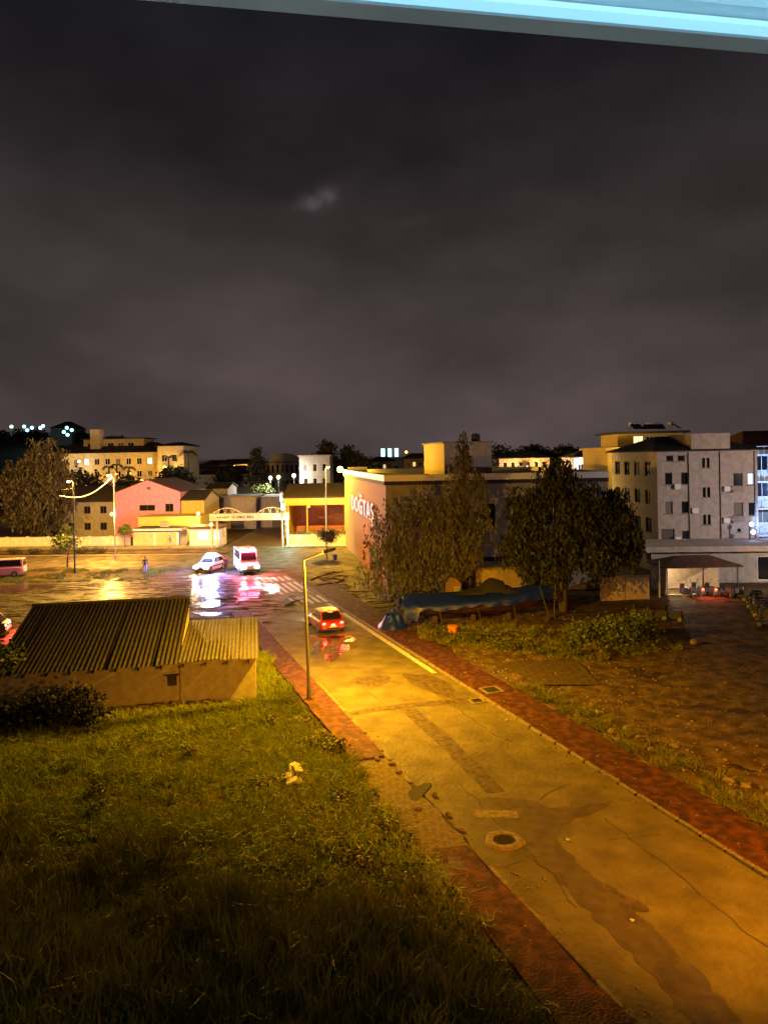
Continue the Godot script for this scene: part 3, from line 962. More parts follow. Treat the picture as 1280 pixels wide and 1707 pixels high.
# ------------------------------------------------------------------ people: one skin meshed as surface nets from tapered capsules
func person(label: String, at: Vector3, yaw: float, tall: float, top_c: Color, leg_c: Color, stride: float) -> Node3D:
	var o := thing("person", label, "person", at, yaw)
	var k := tall / 1.75
	var bones := []   # a, b, ra, rb, colour
	var skin := Color(0.35, 0.20, 0.13)
	for s in [-1.0, 1.0]:
		var hip := Vector3(s * 0.09, 0.92, 0)
		var knee := Vector3(s * 0.10, 0.49, -0.05 - s * stride * 0.5)
		var ank := Vector3(s * 0.11, 0.09, s * -stride)
		bones.append([hip, knee, 0.095, 0.065, leg_c])
		bones.append([knee, ank, 0.064, 0.042, leg_c])
		bones.append([ank + Vector3(0, -0.03, 0.03), ank + Vector3(0, -0.05, -0.15), 0.045, 0.035, Color(0.03, 0.03, 0.03)])
		var sh := Vector3(s * 0.19, 1.42, 0)
		var el := Vector3(s * 0.25, 1.13, s * stride * 0.3 + 0.02)
		var wr := Vector3(s * 0.24, 0.90, s * stride * 0.6 - 0.06)
		bones.append([sh, el, 0.058, 0.045, top_c])
		bones.append([el, wr, 0.044, 0.034, top_c])
		bones.append([wr, wr + Vector3(0, -0.08, -0.02), 0.034, 0.036, skin])
		for f in 4:
			bones.append([wr + Vector3(0, -0.08, -0.05 + f * 0.022), wr + Vector3(s * -0.01, -0.165 - (0.015 if f in [1, 2] else 0.0), -0.06 + f * 0.022), 0.013, 0.011, skin])
		bones.append([wr + Vector3(0, -0.03, -0.04), wr + Vector3(0, -0.10, -0.085), 0.014, 0.012, skin])
	bones.append([Vector3(0, 0.95, 0), Vector3(0, 1.18, 0.01), 0.135, 0.125, top_c])
	bones.append([Vector3(0, 1.18, 0.01), Vector3(0, 1.38, 0), 0.135, 0.13, top_c])
	bones.append([Vector3(-0.12, 1.42, 0), Vector3(0.12, 1.42, 0), 0.075, 0.075, top_c])
	bones.append([Vector3(0, 1.45, 0), Vector3(0, 1.56, -0.01), 0.055, 0.055, skin])
	bones.append([Vector3(0, 1.60, -0.015), Vector3(0, 1.66, -0.005), 0.078, 0.092, skin])
	bones.append([Vector3(0, 1.615, -0.09), Vector3(0, 1.60, -0.105), 0.014, 0.016, skin])
	bones.append([Vector3(0, 1.67, 0.025), Vector3(0, 1.69, 0.0), 0.09, 0.088, Color(0.02, 0.016, 0.012)])
	var cell := 0.028
	var nx := 24
	var ny := 66
	var nz := 30
	var org := Vector3(-0.34, -0.02, -0.42)
	var fld := PackedFloat32Array()
	fld.resize(nx * ny * nz)
	fld.fill(1.0)
	var own := PackedInt32Array()
	own.resize(nx * ny * nz)
	for bi in bones.size():
		var b: Array = bones[bi]
		var pa: Vector3 = b[0]
		var pb: Vector3 = b[1]
		var rm: float = maxf(b[2], b[3]) + 0.09
		var lo := ((pa.min(pb) - Vector3.ONE * rm) - org) / cell
		var hi := ((pa.max(pb) + Vector3.ONE * rm) - org) / cell
		var ba := pb - pa
		var bb := maxf(ba.length_squared(), 1e-6)
		for z in range(maxi(0, int(lo.z)), mini(nz, int(hi.z) + 2)):
			for y in range(maxi(0, int(lo.y)), mini(ny, int(hi.y) + 2)):
				for x in range(maxi(0, int(lo.x)), mini(nx, int(hi.x) + 2)):
					var p := org + Vector3(x, y, z) * cell
					var f := clampf((p - pa).dot(ba) / bb, 0.0, 1.0)
					var d: float = (p - pa - ba * f).length() - lerpf(b[2], b[3], f)
					var id := x + nx * (y + ny * z)
					if d < fld[id]:
						own[id] = bi
					var h := clampf(0.5 + 0.5 * (fld[id] - d) / 0.03, 0.0, 1.0)
					fld[id] = lerpf(fld[id], d, h) - 0.03 * h * (1.0 - h)
	var vid := {}
	var vs := PackedVector3Array()
	var cs := PackedColorArray()
	for z in nz - 1:
		for y in ny - 1:
			for x in nx - 1:
				var sum := Vector3.ZERO
				var cnt := 0
				var neg := 0
				var best := 9.0
				var bo := 0
				for c in 8:
					var id := (x + (c & 1)) + nx * ((y + ((c >> 1) & 1)) + ny * (z + (c >> 2)))
					if fld[id] < 0.0: neg += 1
					if fld[id] < best:
						best = fld[id]
						bo = own[id]
				if neg == 0 or neg == 8:
					continue
				for e in [[0, 1], [2, 3], [4, 5], [6, 7], [0, 2], [1, 3], [4, 6], [5, 7], [0, 4], [1, 5], [2, 6], [3, 7]]:
					var ia: int = e[0]
					var ib: int = e[1]
					var va := fld[(x + (ia & 1)) + nx * ((y + ((ia >> 1) & 1)) + ny * (z + (ia >> 2)))]
					var vb := fld[(x + (ib & 1)) + nx * ((y + ((ib >> 1) & 1)) + ny * (z + (ib >> 2)))]
					if (va < 0.0) != (vb < 0.0):
						var f := va / (va - vb)
						sum += Vector3(ia & 1, (ia >> 1) & 1, ia >> 2).lerp(Vector3(ib & 1, (ib >> 1) & 1, ib >> 2), f)
						cnt += 1
				vid[x + nx * (y + ny * z)] = vs.size()
				vs.append((org + (Vector3(x, y, z) + sum / cnt) * cell) * k)
				cs.append(bones[bo][4])
	var ix := PackedInt32Array()
	var nsum := PackedVector3Array()
	nsum.resize(vs.size())
	var step := [1, nx, nx * ny]
	for z in range(1, nz - 1):
		for y in range(1, ny - 1):
			for x in range(1, nx - 1):
				var id := x + nx * (y + ny * z)
				for ax in 3:
					var va := fld[id]
					var vb := fld[id + step[ax]]
					if (va < 0.0) == (vb < 0.0):
						continue
					var u: int = step[(ax + 1) % 3]
					var v: int = step[(ax + 2) % 3]
					var q := [vid[id - u - v], vid[id - v], vid[id], vid[id - u]]
					if va < 0.0:
						q.reverse()
					for t3 in [[0, 1, 2], [0, 2, 3]]:
						var a: int = q[t3[0]]
						var b: int = q[t3[1]]
						var c: int = q[t3[2]]
						ix.append_array([a, b, c])
						var n := (vs[c] - vs[a]).cross(vs[b] - vs[a])
						nsum[a] += n
						nsum[b] += n
						nsum[c] += n
	for i in nsum.size():
		nsum[i] = nsum[i].normalized()
	obj("body", arrays(vs, nsum, cs, ix), M["cloth"], o)
	return o

# ------------------------------------------------------------------ frames of the two roads
# side street: s metres along it away from the camera, t metres right of its left kerb
func R(s: float, t: float, y := 0.0) -> Vector3:
	return Vector3(10.91 - 0.348 * s + 0.9375 * t, y, -0.9375 * s - 0.348 * t)

# main road: x across the picture, o metres beyond its near kerb
func N(x: float, o: float, y := 0.0) -> Vector3:
	return Vector3(x, y, -80.5 - o + 0.073 * x)

func xz(v: Vector3) -> Array:
	return [v.x, v.z]

func relief(called: String, x0: float, x1: float, z0: float, z1: float, step: float, f: Callable, m: Material) -> MeshInstance3D:
	var nx := int((x1 - x0) / step)
	var nz := int((z1 - z0) / step)
	var vs := PackedVector3Array()
	var ns := PackedVector3Array()
	var ix := PackedInt32Array()
	var hs := PackedFloat32Array()
	for j in nz + 1:
		for i in nx + 1:
			hs.append(f.call(x0 + i * step, z0 + j * step))
	for j in nz + 1:
		for i in nx + 1:
			var id := i + (nx + 1) * j
			vs.append(Vector3(x0 + i * step, hs[id], z0 + j * step))
			var dx := hs[mini(i + 1, nx) + (nx + 1) * j] - hs[maxi(i - 1, 0) + (nx + 1) * j]
			var dz := hs[i + (nx + 1) * mini(j + 1, nz)] - hs[i + (nx + 1) * maxi(j - 1, 0)]
			ns.append(Vector3(-dx, 2.0 * step, -dz).normalized())
	for j in nz:
		for i in nx:
			var a := i + (nx + 1) * j
			var b := a + 1
			var c := a + nx + 1
			var d := c + 1
			if hs[a] < -0.2 and hs[b] < -0.2 and hs[c] < -0.2 and hs[d] < -0.2:
				continue
			ix.append_array([a, b, d, a, d, c])
	var cs := PackedColorArray()
	cs.resize(vs.size())
	cs.fill(Color.WHITE)
	return obj(called, arrays(vs, ns, cs, ix), m)

# ------------------------------------------------------------------ sky
func make_sky() -> Sky:
	var w := 2048
	var h := 1024
	var n := FastNoiseLite.new()
	n.seed = 11
	n.frequency = 1.3
	n.fractal_octaves = 4
	var im := Image.create(w, h, false, Image.FORMAT_RGBF)
	im.fill(Color(0.022, 0.017, 0.015))
	for j in h / 2:
		var el := (0.5 - (j + 0.5) / h) * PI
		var e := rad_to_deg(el)
		var a := pow(smoothstep(0.0, 1.0, clampf(1.0 - e / 38.0, 0.0, 1.0)), 1.5)
		var base := Vector3(0.0090, 0.0090, 0.0112).lerp(Vector3(0.074, 0.054, 0.054), a)
		var y := sin(el)
		var c := cos(el)
		for i in w:
			var az := wrapf((i + 0.5) / w * TAU, -PI, PI)
			var v := n.get_noise_3d(c * sin(az) * 1.2, y * 2.6, -c * cos(az) * 1.2)
			var k := 1.0 + 0.62 * v + 0.22 * n.get_noise_3d(c * sin(az) * 4.5 + 9.0, y * 9.0, -c * cos(az) * 4.5)
			# two thin wisps of cloud lit by the town
			if e > 10.0 and e < 26.0 and absf(az) < 0.3:
				var x := rad_to_deg(az)
				var q := n.get_noise_2d(x * 0.5, e * 0.5) * 1.6
				var u1 := (x + 4.6) * 0.9 + (e - 19.2) * 0.5
				var u2 := (e - 19.2) - 0.3 * (x + 4.6)
				k += 1.25 * exp(-(u1 * u1) / 2.6 - u2 * u2 / 0.55) * clampf(0.9 + q, 0.1, 1.8)
				var u3 := (e - 17.6) - 0.12 * (x - 2.6)
				k += 0.16 * exp(-(x - 2.6) * (x - 2.6) / 3.0 - u3 * u3 / 0.08)
			im.set_pixel(i, j, Color(base.x * k, base.y * k, base.z * k))
	var m := PanoramaSkyMaterial.new()
	m.panorama = ImageTexture.create_from_image(im)
	var s := Sky.new()
	s.sky_material = m
	return s

func setup() -> void:
	var cam := Camera3D.new()
	cam.name = "camera"
	add_child(cam)
	cam.position = Vector3(0, 12, 0)
	cam.rotation_degrees = Vector3(0, 0, -1.1)
	cam.projection = Camera3D.PROJECTION_FRUSTUM
	cam.near = 0.05
	cam.far = 3000.0
	cam.size = 0.05 * 1707.0 / 1232.0
	cam.frustum_offset = Vector2(0, -0.05 * 92.0 / 1232.0)
	cam.current = true
	var e := Environment.new()
	e.background_mode = Environment.BG_SKY
	e.sky = make_sky()
	e.tonemap_mode = Environment.TONE_MAPPER_LINEAR
	e.tonemap_exposure = 1.0
	e.sdfgi_enabled = true
	e.ssao_enabled = true
	e.ssil_enabled = true
	var we := WorldEnvironment.new()
	we.name = "night_air"
	we.environment = e
	add_child(we)

# ------------------------------------------------------------------ ground, roads
var wave := FastNoiseLite.new()

func plot_h(x: float, z: float) -> float:
	return 0.05 + 0.12 * wave.get_noise_2d(x * 3.0, z * 3.0) + 0.05 * wave.get_noise_2d(x * 14.0, z * 14.0)

func lot_h(x: float, z: float) -> float:
	var t := (x - 10.91) * 0.9375 - z * 0.348
	if t < 8.7:
		return -0.6
	var h := 0.10 * wave.get_noise_2d(x * 2.2 + z * 1.2, z * 7.0 - x * 2.0) + 0.03 * wave.get_noise_2d(x * 12.0, z * 12.0)
	var s := (x - 10.91) * -0.348 - z * 0.9375
	if s < 40.0:
		h += 0.14 * exp(-pow((t - 10.0) / 0.7, 2.0)) * (0.6 + 0.9 * wave.get_noise_2d(x * 20.0, z * 20.0))
	return h + 0.02

func mud_h(x: float, z: float) -> float:
	var t := (x - 10.91) * 0.9375 - z * 0.348
	var s := (x - 10.91) * -0.348 - z * 0.9375
	var edge := wave.get_noise_2d(x * 2.2 + 40.0, z * 2.2)
	var cx := (x + 19.0) / 20.0
	var cz := (z + 66.5 + 0.25 * (x + 15.0)) / 12.5
	var inside := 1.0 - cx * cx - cz * cz + edge * 1.1
	if inside < -0.4:
		return -0.6
	# driven over and washed thin where the crossing is painted
	var clean := exp(-pow((t - 5.3) / 2.1, 4.0)) * exp(-pow((s - 71.0) / 9.0, 4.0))
	var wx := x + 3.0 * wave.get_noise_2d(x * 1.5, z * 3.0)
	var wz := z + 1.2 * wave.get_noise_2d(x * 2.0 + 90.0, z * 2.0)
	var ridge := 1.0 - absf(wave.get_noise_2d(wx * 2.4, wz * 17.0)) * 3.2
	var h := 0.085 * ridge + 0.035 * wave.get_noise_2d(x * 12.0, z * 30.0)
	h = h - 0.040 + 0.035 * clampf(inside, -1.5, 0.5) - 0.14 * clean
	return clampf(h, -0.3, 0.14)

func patch(called: String, pts: Array, y: float, m: String, step := 0.5, amp := 0.06, sd := 1) -> void:
	var st := ST()
	flat(st, rough_outline(pts, step, amp, sd), y)
	structure(obj(called, st, M[m]))

func make_ground() -> void:
	wave.seed = 4
	wave.frequency = 0.05
	wave.fractal_octaves = 3
	var st := ST()
	flat(st, [[-1400, -1800], [1400, -1800], [1400, 120], [-1400, 120]], -0.02)
	structure(obj("ground", st, M["soil"]))
	# side street
	st = ST()
	flat(st, [xz(R(-30, 0)), xz(R(-30, 6.74)), xz(R(80, 6.74)), xz(R(84, 0))], 0.0)
	structure(obj("side_road", st, M["asphalt"]))
	st = ST()
	flat(st, [xz(N(-170, 0)), xz(N(170, 0)), xz(N(170, 18.2)), xz(N(-170, 18.2))], 0.004)
	structure(obj("main_road", st, M["asphalt_main"]))
	st = ST()
	flat(st, [xz(N(-170, 18.4)), xz(N(-22.4, 18.4)), xz(N(-22.4, 22)), xz(N(-170, 22))], 0.11)
	structure(obj("far_pavement", st, M["concrete"]))
	st = ST()
	flat(st, [xz(N(-13.6, 18.4)), xz(N(60, 18.4)), xz(N(60, 21.5)), xz(N(-13.6, 21.5))], 0.11)
	structure(obj("far_pavement", st, M["concrete"]))
	st = ST()
	flat(st, [xz(N(-22.4, 18.2)), xz(N(-13.6, 18.2)), xz(N(-12.5, 62)), xz(N(-22.0, 62))], 0.008)
	structure(obj("gate_lane", st, M["asphalt_wet"]))
	# kerbs of the main road: stones in view, each on its own
	var ks := ST()
	cbx(ks, Vector3(0, 0.02, 0), Vector3(1.96, 0.24, 0.18), 0.02)
	var km := ks.commit()
	var far := structure(Node3D.new())
	far.name = "far_kerb"
	add_child(far)
	var near := structure(Node3D.new())
	near.name = "median_kerb"
	add_child(near)
	for i in 34:
		var x := -62.0 + i * 2.0
		if x < -22.6 or x > -13.4:
			obj("kerb_stone", km, M["kerb"], far, N(x, 18.31), -0.073)
		if x < -20.0:
			obj("kerb_stone", km, M["kerb"], near, N(x, 11.8), -0.073)
			obj("kerb_stone", km, M["kerb"], near, N(x, 14.0), -0.073)
	st = ST()
	flat(st, [xz(N(-170, 11.9)), xz(N(-20.5, 11.9)), xz(N(-20.0, 12.95)), xz(N(-20.5, 13.9)), xz(N(-170, 13.9))], 0.12)
	structure(obj("median_soil", st, M["soil"]))
	# left pavement in pieces: whole, broken, whole
	st = ST()
	flat(st, rough_outline([xz(R(31.5, -1.45)), xz(R(31.5, -0.16)), xz(R(62, -0.16)), xz(R(62, -1.6))], 0.8, 0.05, 3), 0.10, 0.12)
	structure(obj("left_pavement", st, M["pave_red"]))
	st = ST()
	flat(st, rough_outline([xz(R(10, -1.6)), xz(R(10, -0.16)), xz(R(24.2, -0.16)), xz(R(24.5, -1.6))], 0.7, 0.06, 4), 0.05, 0.08)
	structure(obj("left_pavement", st, M["pave_red"]))
	patch("broken_pavement", [xz(R(23.8, -1.6)), xz(R(24.1, -0.1)), xz(R(32, -0.1)), xz(R(31.6, -1.6))], 0.028, "kerb_worn", 0.4, 0.12, 9)
	# right pavement
	st = ST()
	flat(st, rough_outline([xz(R(-20, 6.9)), xz(R(-20, 8.85)), xz(R(37.5, 8.9)), xz(R(60, 9.1)), xz(R(72, 9.4)), xz(R(72, 6.9))], 1.2, 0.04, 5), 0.10, 0.12)
	structure(obj("right_pavement", st, M["pave_red"]))
	# kerb stones of the side street
	var variants := []
	for k in 4:
		ks = ST()
		cbx(ks, Vector3(0, 0.0, 0), Vector3(0.16, 0.26, [0.97, 0.94, 0.98, 0.90][k]), [0.015, 0.03, 0.02, 0.045][k])
		variants.append(ks.commit())
	var lk := structure(Node3D.new())
	lk.name = "left_kerb"
	add_child(lk)
	var rk := structure(Node3D.new())
	rk.name = "right_kerb"
	add_child(rk)
	var yaw := atan2(0.348, 0.9375)
	rng.seed = 77
	for i in 46:
		var s := 13.5 + i
		var gone: bool = (s > 23.5 and s < 32.0 and rng.randf() < 0.5) or (s > 25.0 and s < 28.0)
		if not gone:
			var o := obj("kerb_stone", variants[rng.randi() % 4], M["kerb" if rng.randf() < 0.45 else "kerb_worn"], lk, R(s, -0.08, -0.02 + rng.randf_range(-0.03, 0.01) - (0.05 if s < 31.0 else 0.0)), yaw + rng.randfn() * 0.012)
			o.rotation.z = rng.randfn() * 0.03
	for i in 60:
		var s := 13.5 + i
		obj("kerb_stone", variants[rng.randi() % 4], M["kerb"], rk, R(s, 6.82, -0.015 + rng.randf_range(-0.01, 0.01)), yaw + rng.randfn() * 0.006)
	# repairs, wet parts and stains on the road
	patch("trench_repair", [[0.50, -35.13], [1.33, -35.08], [2.66, -31.32], [4.10, -26.29], [3.44, -26.18], [2.17, -30.28]], 0.004, "asphalt_dark", 0.5, 0.03, 11)
	patch("wet_strip", [[1.65, -25.27], [2.00, -25.69], [3.43, -26.0], [4.79, -25.58], [5.21, -25.12], [6.32, -25.08], [7.66, -25.46], [6.71, -24.64], [5.43, -23.88], [5.16, -23.14], [5.41, -21.60], [5.92, -20.38], [6.64, -18.32], [7.09, -16.64], [7.6, -13.5], [6.4, -13.5], [6.21, -15.49], [5.75, -17.47], [5.22, -19.07], [4.67, -20.71], [4.11, -22.13], [3.67, -21.66], [2.95, -21.52], [2.52, -22.36], [2.28, -23.43], [1.97, -24.22]], 0.008, "asphalt_wet", 0.22, 0.09, 12)
	patch("cross_repair", [[-1.93, -34.85], [0.40, -35.81], [3.98, -36.58], [4.08, -35.95], [0.48, -35.13], [-1.80, -34.36]], 0.005, "asphalt_dark", 0.5, 0.04, 13)
	patch("pale_screed", [[2.83, -25.00], [4.25, -24.86], [4.20, -24.37], [2.82, -24.46]], 0.012, "pale_screed", 0.3, 0.05, 14)
	patch("concrete_apron", [[5.9, -42.3], [10.82, -42.29], [10.89, -37.87], [7.3, -38.13]], 0.115, "asphalt_dark", 0.8, 0.05, 15)
	patch("road_stain", blob(-0.9, -39.6, 1.1, 0.9, 0.3, 0.2, 5), 0.004, "asphalt_dark", 0.4, 0.04, 16)
	patch("road_stain", blob(2.2, -38.9, 2.4, 0.8, 1.0, 0.22, 6), 0.004, "asphalt_dark", 0.4, 0.05, 17)
	patch("road_stain", blob(6.0, -20.0, 0.9, 0.35, 1.1, 0.3, 7), 0.004, "asphalt_dark", 0.4, 0.05, 18)
	for q in [[-3.9, -48.2, 0.75, 1.3, 10], [-2.9, -46.6, 0.45, 1.0, 31], [-4.4, -46.0, 0.35, 1.2, 32], [-3.3, -44.6, 0.55, 0.8, 33], [-3.9, -49.6, 1.3, 0.35, 34], [-2.4, -48.6, 0.3, 0.7, 35], [-13.6, -57.6, 2.0, 0.4, 12], [-15.0, -61.6, 1.3, 0.45, 13], [-10.6, -54.6, 2.2, 0.4, 14], [-19.4, -77.0, 2.6, 0.55, 15], [-16.4, -75.6, 1.8, 0.4, 16], [-13.0, -74.4, 1.4, 0.35, 17]]:
		patch("puddle", blob(q[0], q[1], q[2], q[3], 0.25, 0.34, q[4], 34), 0.009 if q[0] > -6.0 else 0.022, "water", 0.25, 0.06, 21 + int(q[4]))
	patch("flood_water", blob(-20.0, -68.5, 9.6, 9.0, 0.25, 0.16, 60, 60), 0.016, "water", 0.5, 0.25, 61)
	patch("flood_water", blob(-33.0, -71.0, 7.0, 3.0, -0.1, 0.25, 62, 44), 0.014, "water", 0.5, 0.2, 63)
	# the verges as relief
	structure(relief("grass_plot", -40.0, 4.0, -46.0, -6.0, 0.4, func(x: float, z: float) -> float:
		var t := (x - 10.91) * 0.9375 - z * 0.348
		return plot_h(x, z) - 0.06 if t < -1.4 else -0.6, M["plotsoil"]))
	structure(relief("muddy_lot", 4.0, 44.0, -64.0, -8.0, 0.35, lot_h, M["lotmud"]))
	structure(relief("flood_mud", -47.0, 1.0, -82.0, -50.0, 0.16, mud_h, M["wetmud"]))
	# paint
	var zc := structure(Node3D.new())
	zc.name = "zebra_crossing"
	add_child(zc)
	rng.seed = 5
	for row in [[71.4, 5.4, 3.1, 6], [64.8, 3.2, 3.9, 5], [76.8, 2.6, 3.0, 6]]:
		for k in int(row[3]):
			var t0: float = row[2] + k * 0.62
			var s0: float = row[0] + rng.randf_range(-0.3, 0.3)
			var hl: float = row[1] * 0.5 * rng.randf_range(0.85, 1.1)
			st = ST()
			flat(st, rough_outline([xz(R(s0 - hl, t0)), xz(R(s0 - hl, t0 + 0.34)), xz(R(s0 + hl, t0 + 0.34)), xz(R(s0 + hl, t0))], 0.3, 0.025, k + 30), 0.0)
			obj("stripe", st, M["paint"], zc, Vector3(0, 0.014, 0))
	patch("edge_line", [xz(R(41.2, 6.24)), xz(R(41.2, 6.54)), xz(R(58.5, 6.64)), xz(R(58.5, 6.24))], 0.006, "paint", 0.6, 0.012, 40)
	patch("edge_line", [xz(R(60.0, 6.24)), xz(R(60.0, 6.64)), xz(R(62.6, 6.64)), xz(R(62.6, 6.24))], 0.010, "paint", 0.5, 0.015, 41)
	# dark hill far off on the left, and rising ground behind the town
	var hill := []
	for i in 33:
		var row := []
		for j in 13:
			var x := -420.0 + i * 13.0
			var z := -330.0 - j * 20.0
			var hgt := 27.0 * exp(-pow((x + 205.0) / 85.0, 2.0)) * exp(-pow((z + 440.0) / 70.0, 2.0)) + 1.5 * wave.get_noise_2d(x, z) - 1.0
			row.append(Vector3(x, hgt, z))
		hill.append(row)
	st = ST()
	sheet(st, hill, func(_p: Vector3): return Vector3.UP)
	structure(obj("hill", st, M["hill_dark"]))

func make_street_details() -> void:
	# drains, manhole
	var o := thing("manhole", "round iron manhole with a raised concrete collar in the worn road", "manhole", Vector3(3.49, 0.008, -22.95))
	var st := ST()
	var g := []
	for pr in [[0.62, 0.0], [0.55, 0.05], [0.36, 0.06], [0.34, 0.015]]:
		var row := []
		for k in 22:
			var a := TAU * k / 22
			var w := 1.0 + 0.06 * sin(3 * a + 1.0) + 0.04 * sin(7 * a)
			row.append(Vector3(cos(a) * pr[0] * w, pr[1], sin(a) * pr[0] * w))
		g.append(row)
	sheet(st, g, func(_p: Vector3): return Vector3.UP, true)
	obj("collar", st, M["pale_screed"], o)
	st = ST()
	tube(st, [Vector3(0, -0.01, 0), Vector3(0, 0.025, 0)], [0.335, 0.335], 22)
	for k in 5:
		bx(st, Vector3(0, 0.03, -0.2 + k * 0.1), Vector3(0.5 - absf(k - 2) * 0.08, 0.012, 0.03))
	obj("cover", st, M["iron"], o)
	var yaw := atan2(0.348, 0.9375)
	for d in [["square drain grate in a pale frame on the red pavement", R(37.0, 7.65, 0.102), 0.74], ["small square drain grate in the road gutter", R(36.1, 6.35, 0.004), 0.5]]:
		var dr := thing("drain_grate", d[0], "drain", d[1], yaw)
		var w: float = d[2]
		st = ST()
		for sd in [-1.0, 1.0]:
			bx(st, Vector3(sd * (w / 2 + 0.06), 0.015, 0), Vector3(0.12, 0.04, w + 0.24))
			bx(st, Vector3(0, 0.015, sd * (w / 2 + 0.06)), Vector3(w, 0.04, 0.12))
		obj("frame", st, M["kerb"], dr)
		box_part(dr, "shaft", Vector3(0, 0.003, 0), Vector3(w, 0.004, w), "pit")  # flat dark plate painted for the shade inside the drain
		for k in 7:
			box_part(dr, "bar", Vector3(-w / 2 + w * (k + 0.5) / 7.0, 0.014, 0), Vector3(0.03, 0.018, w), "iron")
	# hole at the broken kerb: a flat patch, its shade painted near-black
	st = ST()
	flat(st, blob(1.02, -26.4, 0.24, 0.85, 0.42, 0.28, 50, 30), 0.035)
	tag(obj("gully_shade_patch", st, M["pit"]), "flat patch painted dark like a hole beside the broken kerb of the left pavement", "hole")
	st = ST()
	flat(st, rough_outline([[1.66, -21.99], [1.94, -21.98], [2.28, -21.18], [1.71, -21.41]], 0.2, 0.04, 51), 0.056)
	structure(obj("pavement_stain", st, M["asphalt_dark"]))
	# slabs and stones
	rng.seed = 31
	for k in 9:
		var p: Array = [[1.55, -26.05], [0.35, -28.0], [-0.5, -29.2], [-0.9, -30.0], [0.1, -28.7], [-1.4, -31.1], [1.9, -24.6], [2.2, -23.6], [0.9, -25.1]][k]
		st = ST()
		ball(st, Vector3.ZERO, Vector3(rng.randf_range(0.08, 0.2), rng.randf_range(0.05, 0.1), rng.randf_range(0.08, 0.18)), 7, 4)
		tag(obj("stone", st, M["kerb_worn"], null, Vector3(p[0], 0.06, p[1]), rng.randf() * 3.0), "lump of broken kerb lying on the left pavement", "stone", "broken kerb lumps")
	for k in 26:
		var s := 13.0 + rng.randf() * 24.0
		var t := 9.3 + rng.randf() * 1.7
		var p := R(s, t)
		st = ST()
		ball(st, Vector3.ZERO, Vector3(rng.randf_range(0.08, 0.25), rng.randf_range(0.05, 0.13), rng.randf_range(0.08, 0.22)), 7, 4)
		tag(obj("stone", st, M["stone"], null, Vector3(p.x, lot_h(p.x, p.z) + 0.03, p.z), rng.randf() * 3.0), "rough stone on the weedy bank beside the right pavement", "stone", "stones on the bank")
	st = ST()
	ball(st, Vector3.ZERO, Vector3(0.32, 0.22, 0.26), 9, 6)
	tag(obj("boulder", st, M["kerb"], null, Vector3(18.95, 0.18, -45.7), 0.4), "lone pale boulder lying out on the bare muddy lot", "boulder")
	# pale rubbish in the grass
	for k in 8:
		st = ST()
		cbx(st, Vector3.ZERO, Vector3(rng.randf_range(0.25, 0.6), 0.05, rng.randf_range(0.15, 0.4)), 0.01)
		var b := obj("broken_board", st, M["debris_white"], null, Vector3(-3.75 + rng.randfn() * 0.28, 0.17 + k * 0.015, -27.8 + rng.randfn() * 0.4), rng.randf() * 3.0)
		b.rotation.x = rng.randfn() * 0.2
		b.rotation.z = rng.randfn() * 0.2
		tag(b, "scrap of pale broken board lying in the lit grass", "board", "pale boards in the grass")
	for p in [[5.45, -22.9, 0.012], [6.1, -18.9, 0.012], [8.4, -30.1, 0.012], [5.3, -33.3, 0.006]]:
		st = ST()
		ball(st, Vector3.ZERO, Vector3(0.07, 0.03, 0.05), 7, 4)
		tag(obj("pebble", st, M["debris_white"], null, Vector3(p[0], p[2] + 0.025, p[1])), "small white pebble lying on the wet road", "pebble", "white pebbles on the road")
	# washed-up branches by the junction
	for bb in [[[-7.36, -72.43], [-6.81, -74.0], [-6.01, -75.2], [-5.23, -76.6]], [[-6.81, -74.0], [-5.42, -70.83], [-3.85, -67.4], [-3.3, -66.9]], [[-6.47, -73.6], [-5.48, -73.0], [-3.91, -71.69]], [[-6.26, -75.6], [-5.4, -76.3], [-4.6, -76.4]], [[-8.2, -60.1], [-7.6, -61.4], [-7.3, -62.2]], [[-6.6, -69.0], [-4.6, -70.6], [-4.2, -72.0]]]:
		var pts := []
		for q in bb:
			pts.append(Vector3(q[0], 0.09 + rng.randf() * 0.12, q[1]))
		pts[0].y = 0.06
		st = ST()
		tube(st, pts, [0.10, 0.08, 0.05, 0.03], 7)
		for k in 4:
			var i := 1 + k % (pts.size() - 1)
			var tip: Vector3 = pts[i] + Vector3(rng.randfn() * 0.7, rng.randf() * 0.35, rng.randfn() * 0.7)
			tube(st, [pts[i], pts[i].lerp(tip, 0.5) + Vector3(0, 0.08, 0), tip], [0.035, 0.025, 0.012], 5)
		tag(obj("fallen_branch", st, M["wood_dark"]), "dark bare branch washed up on the sand by the junction", "branch", "branches washed up at the junction")

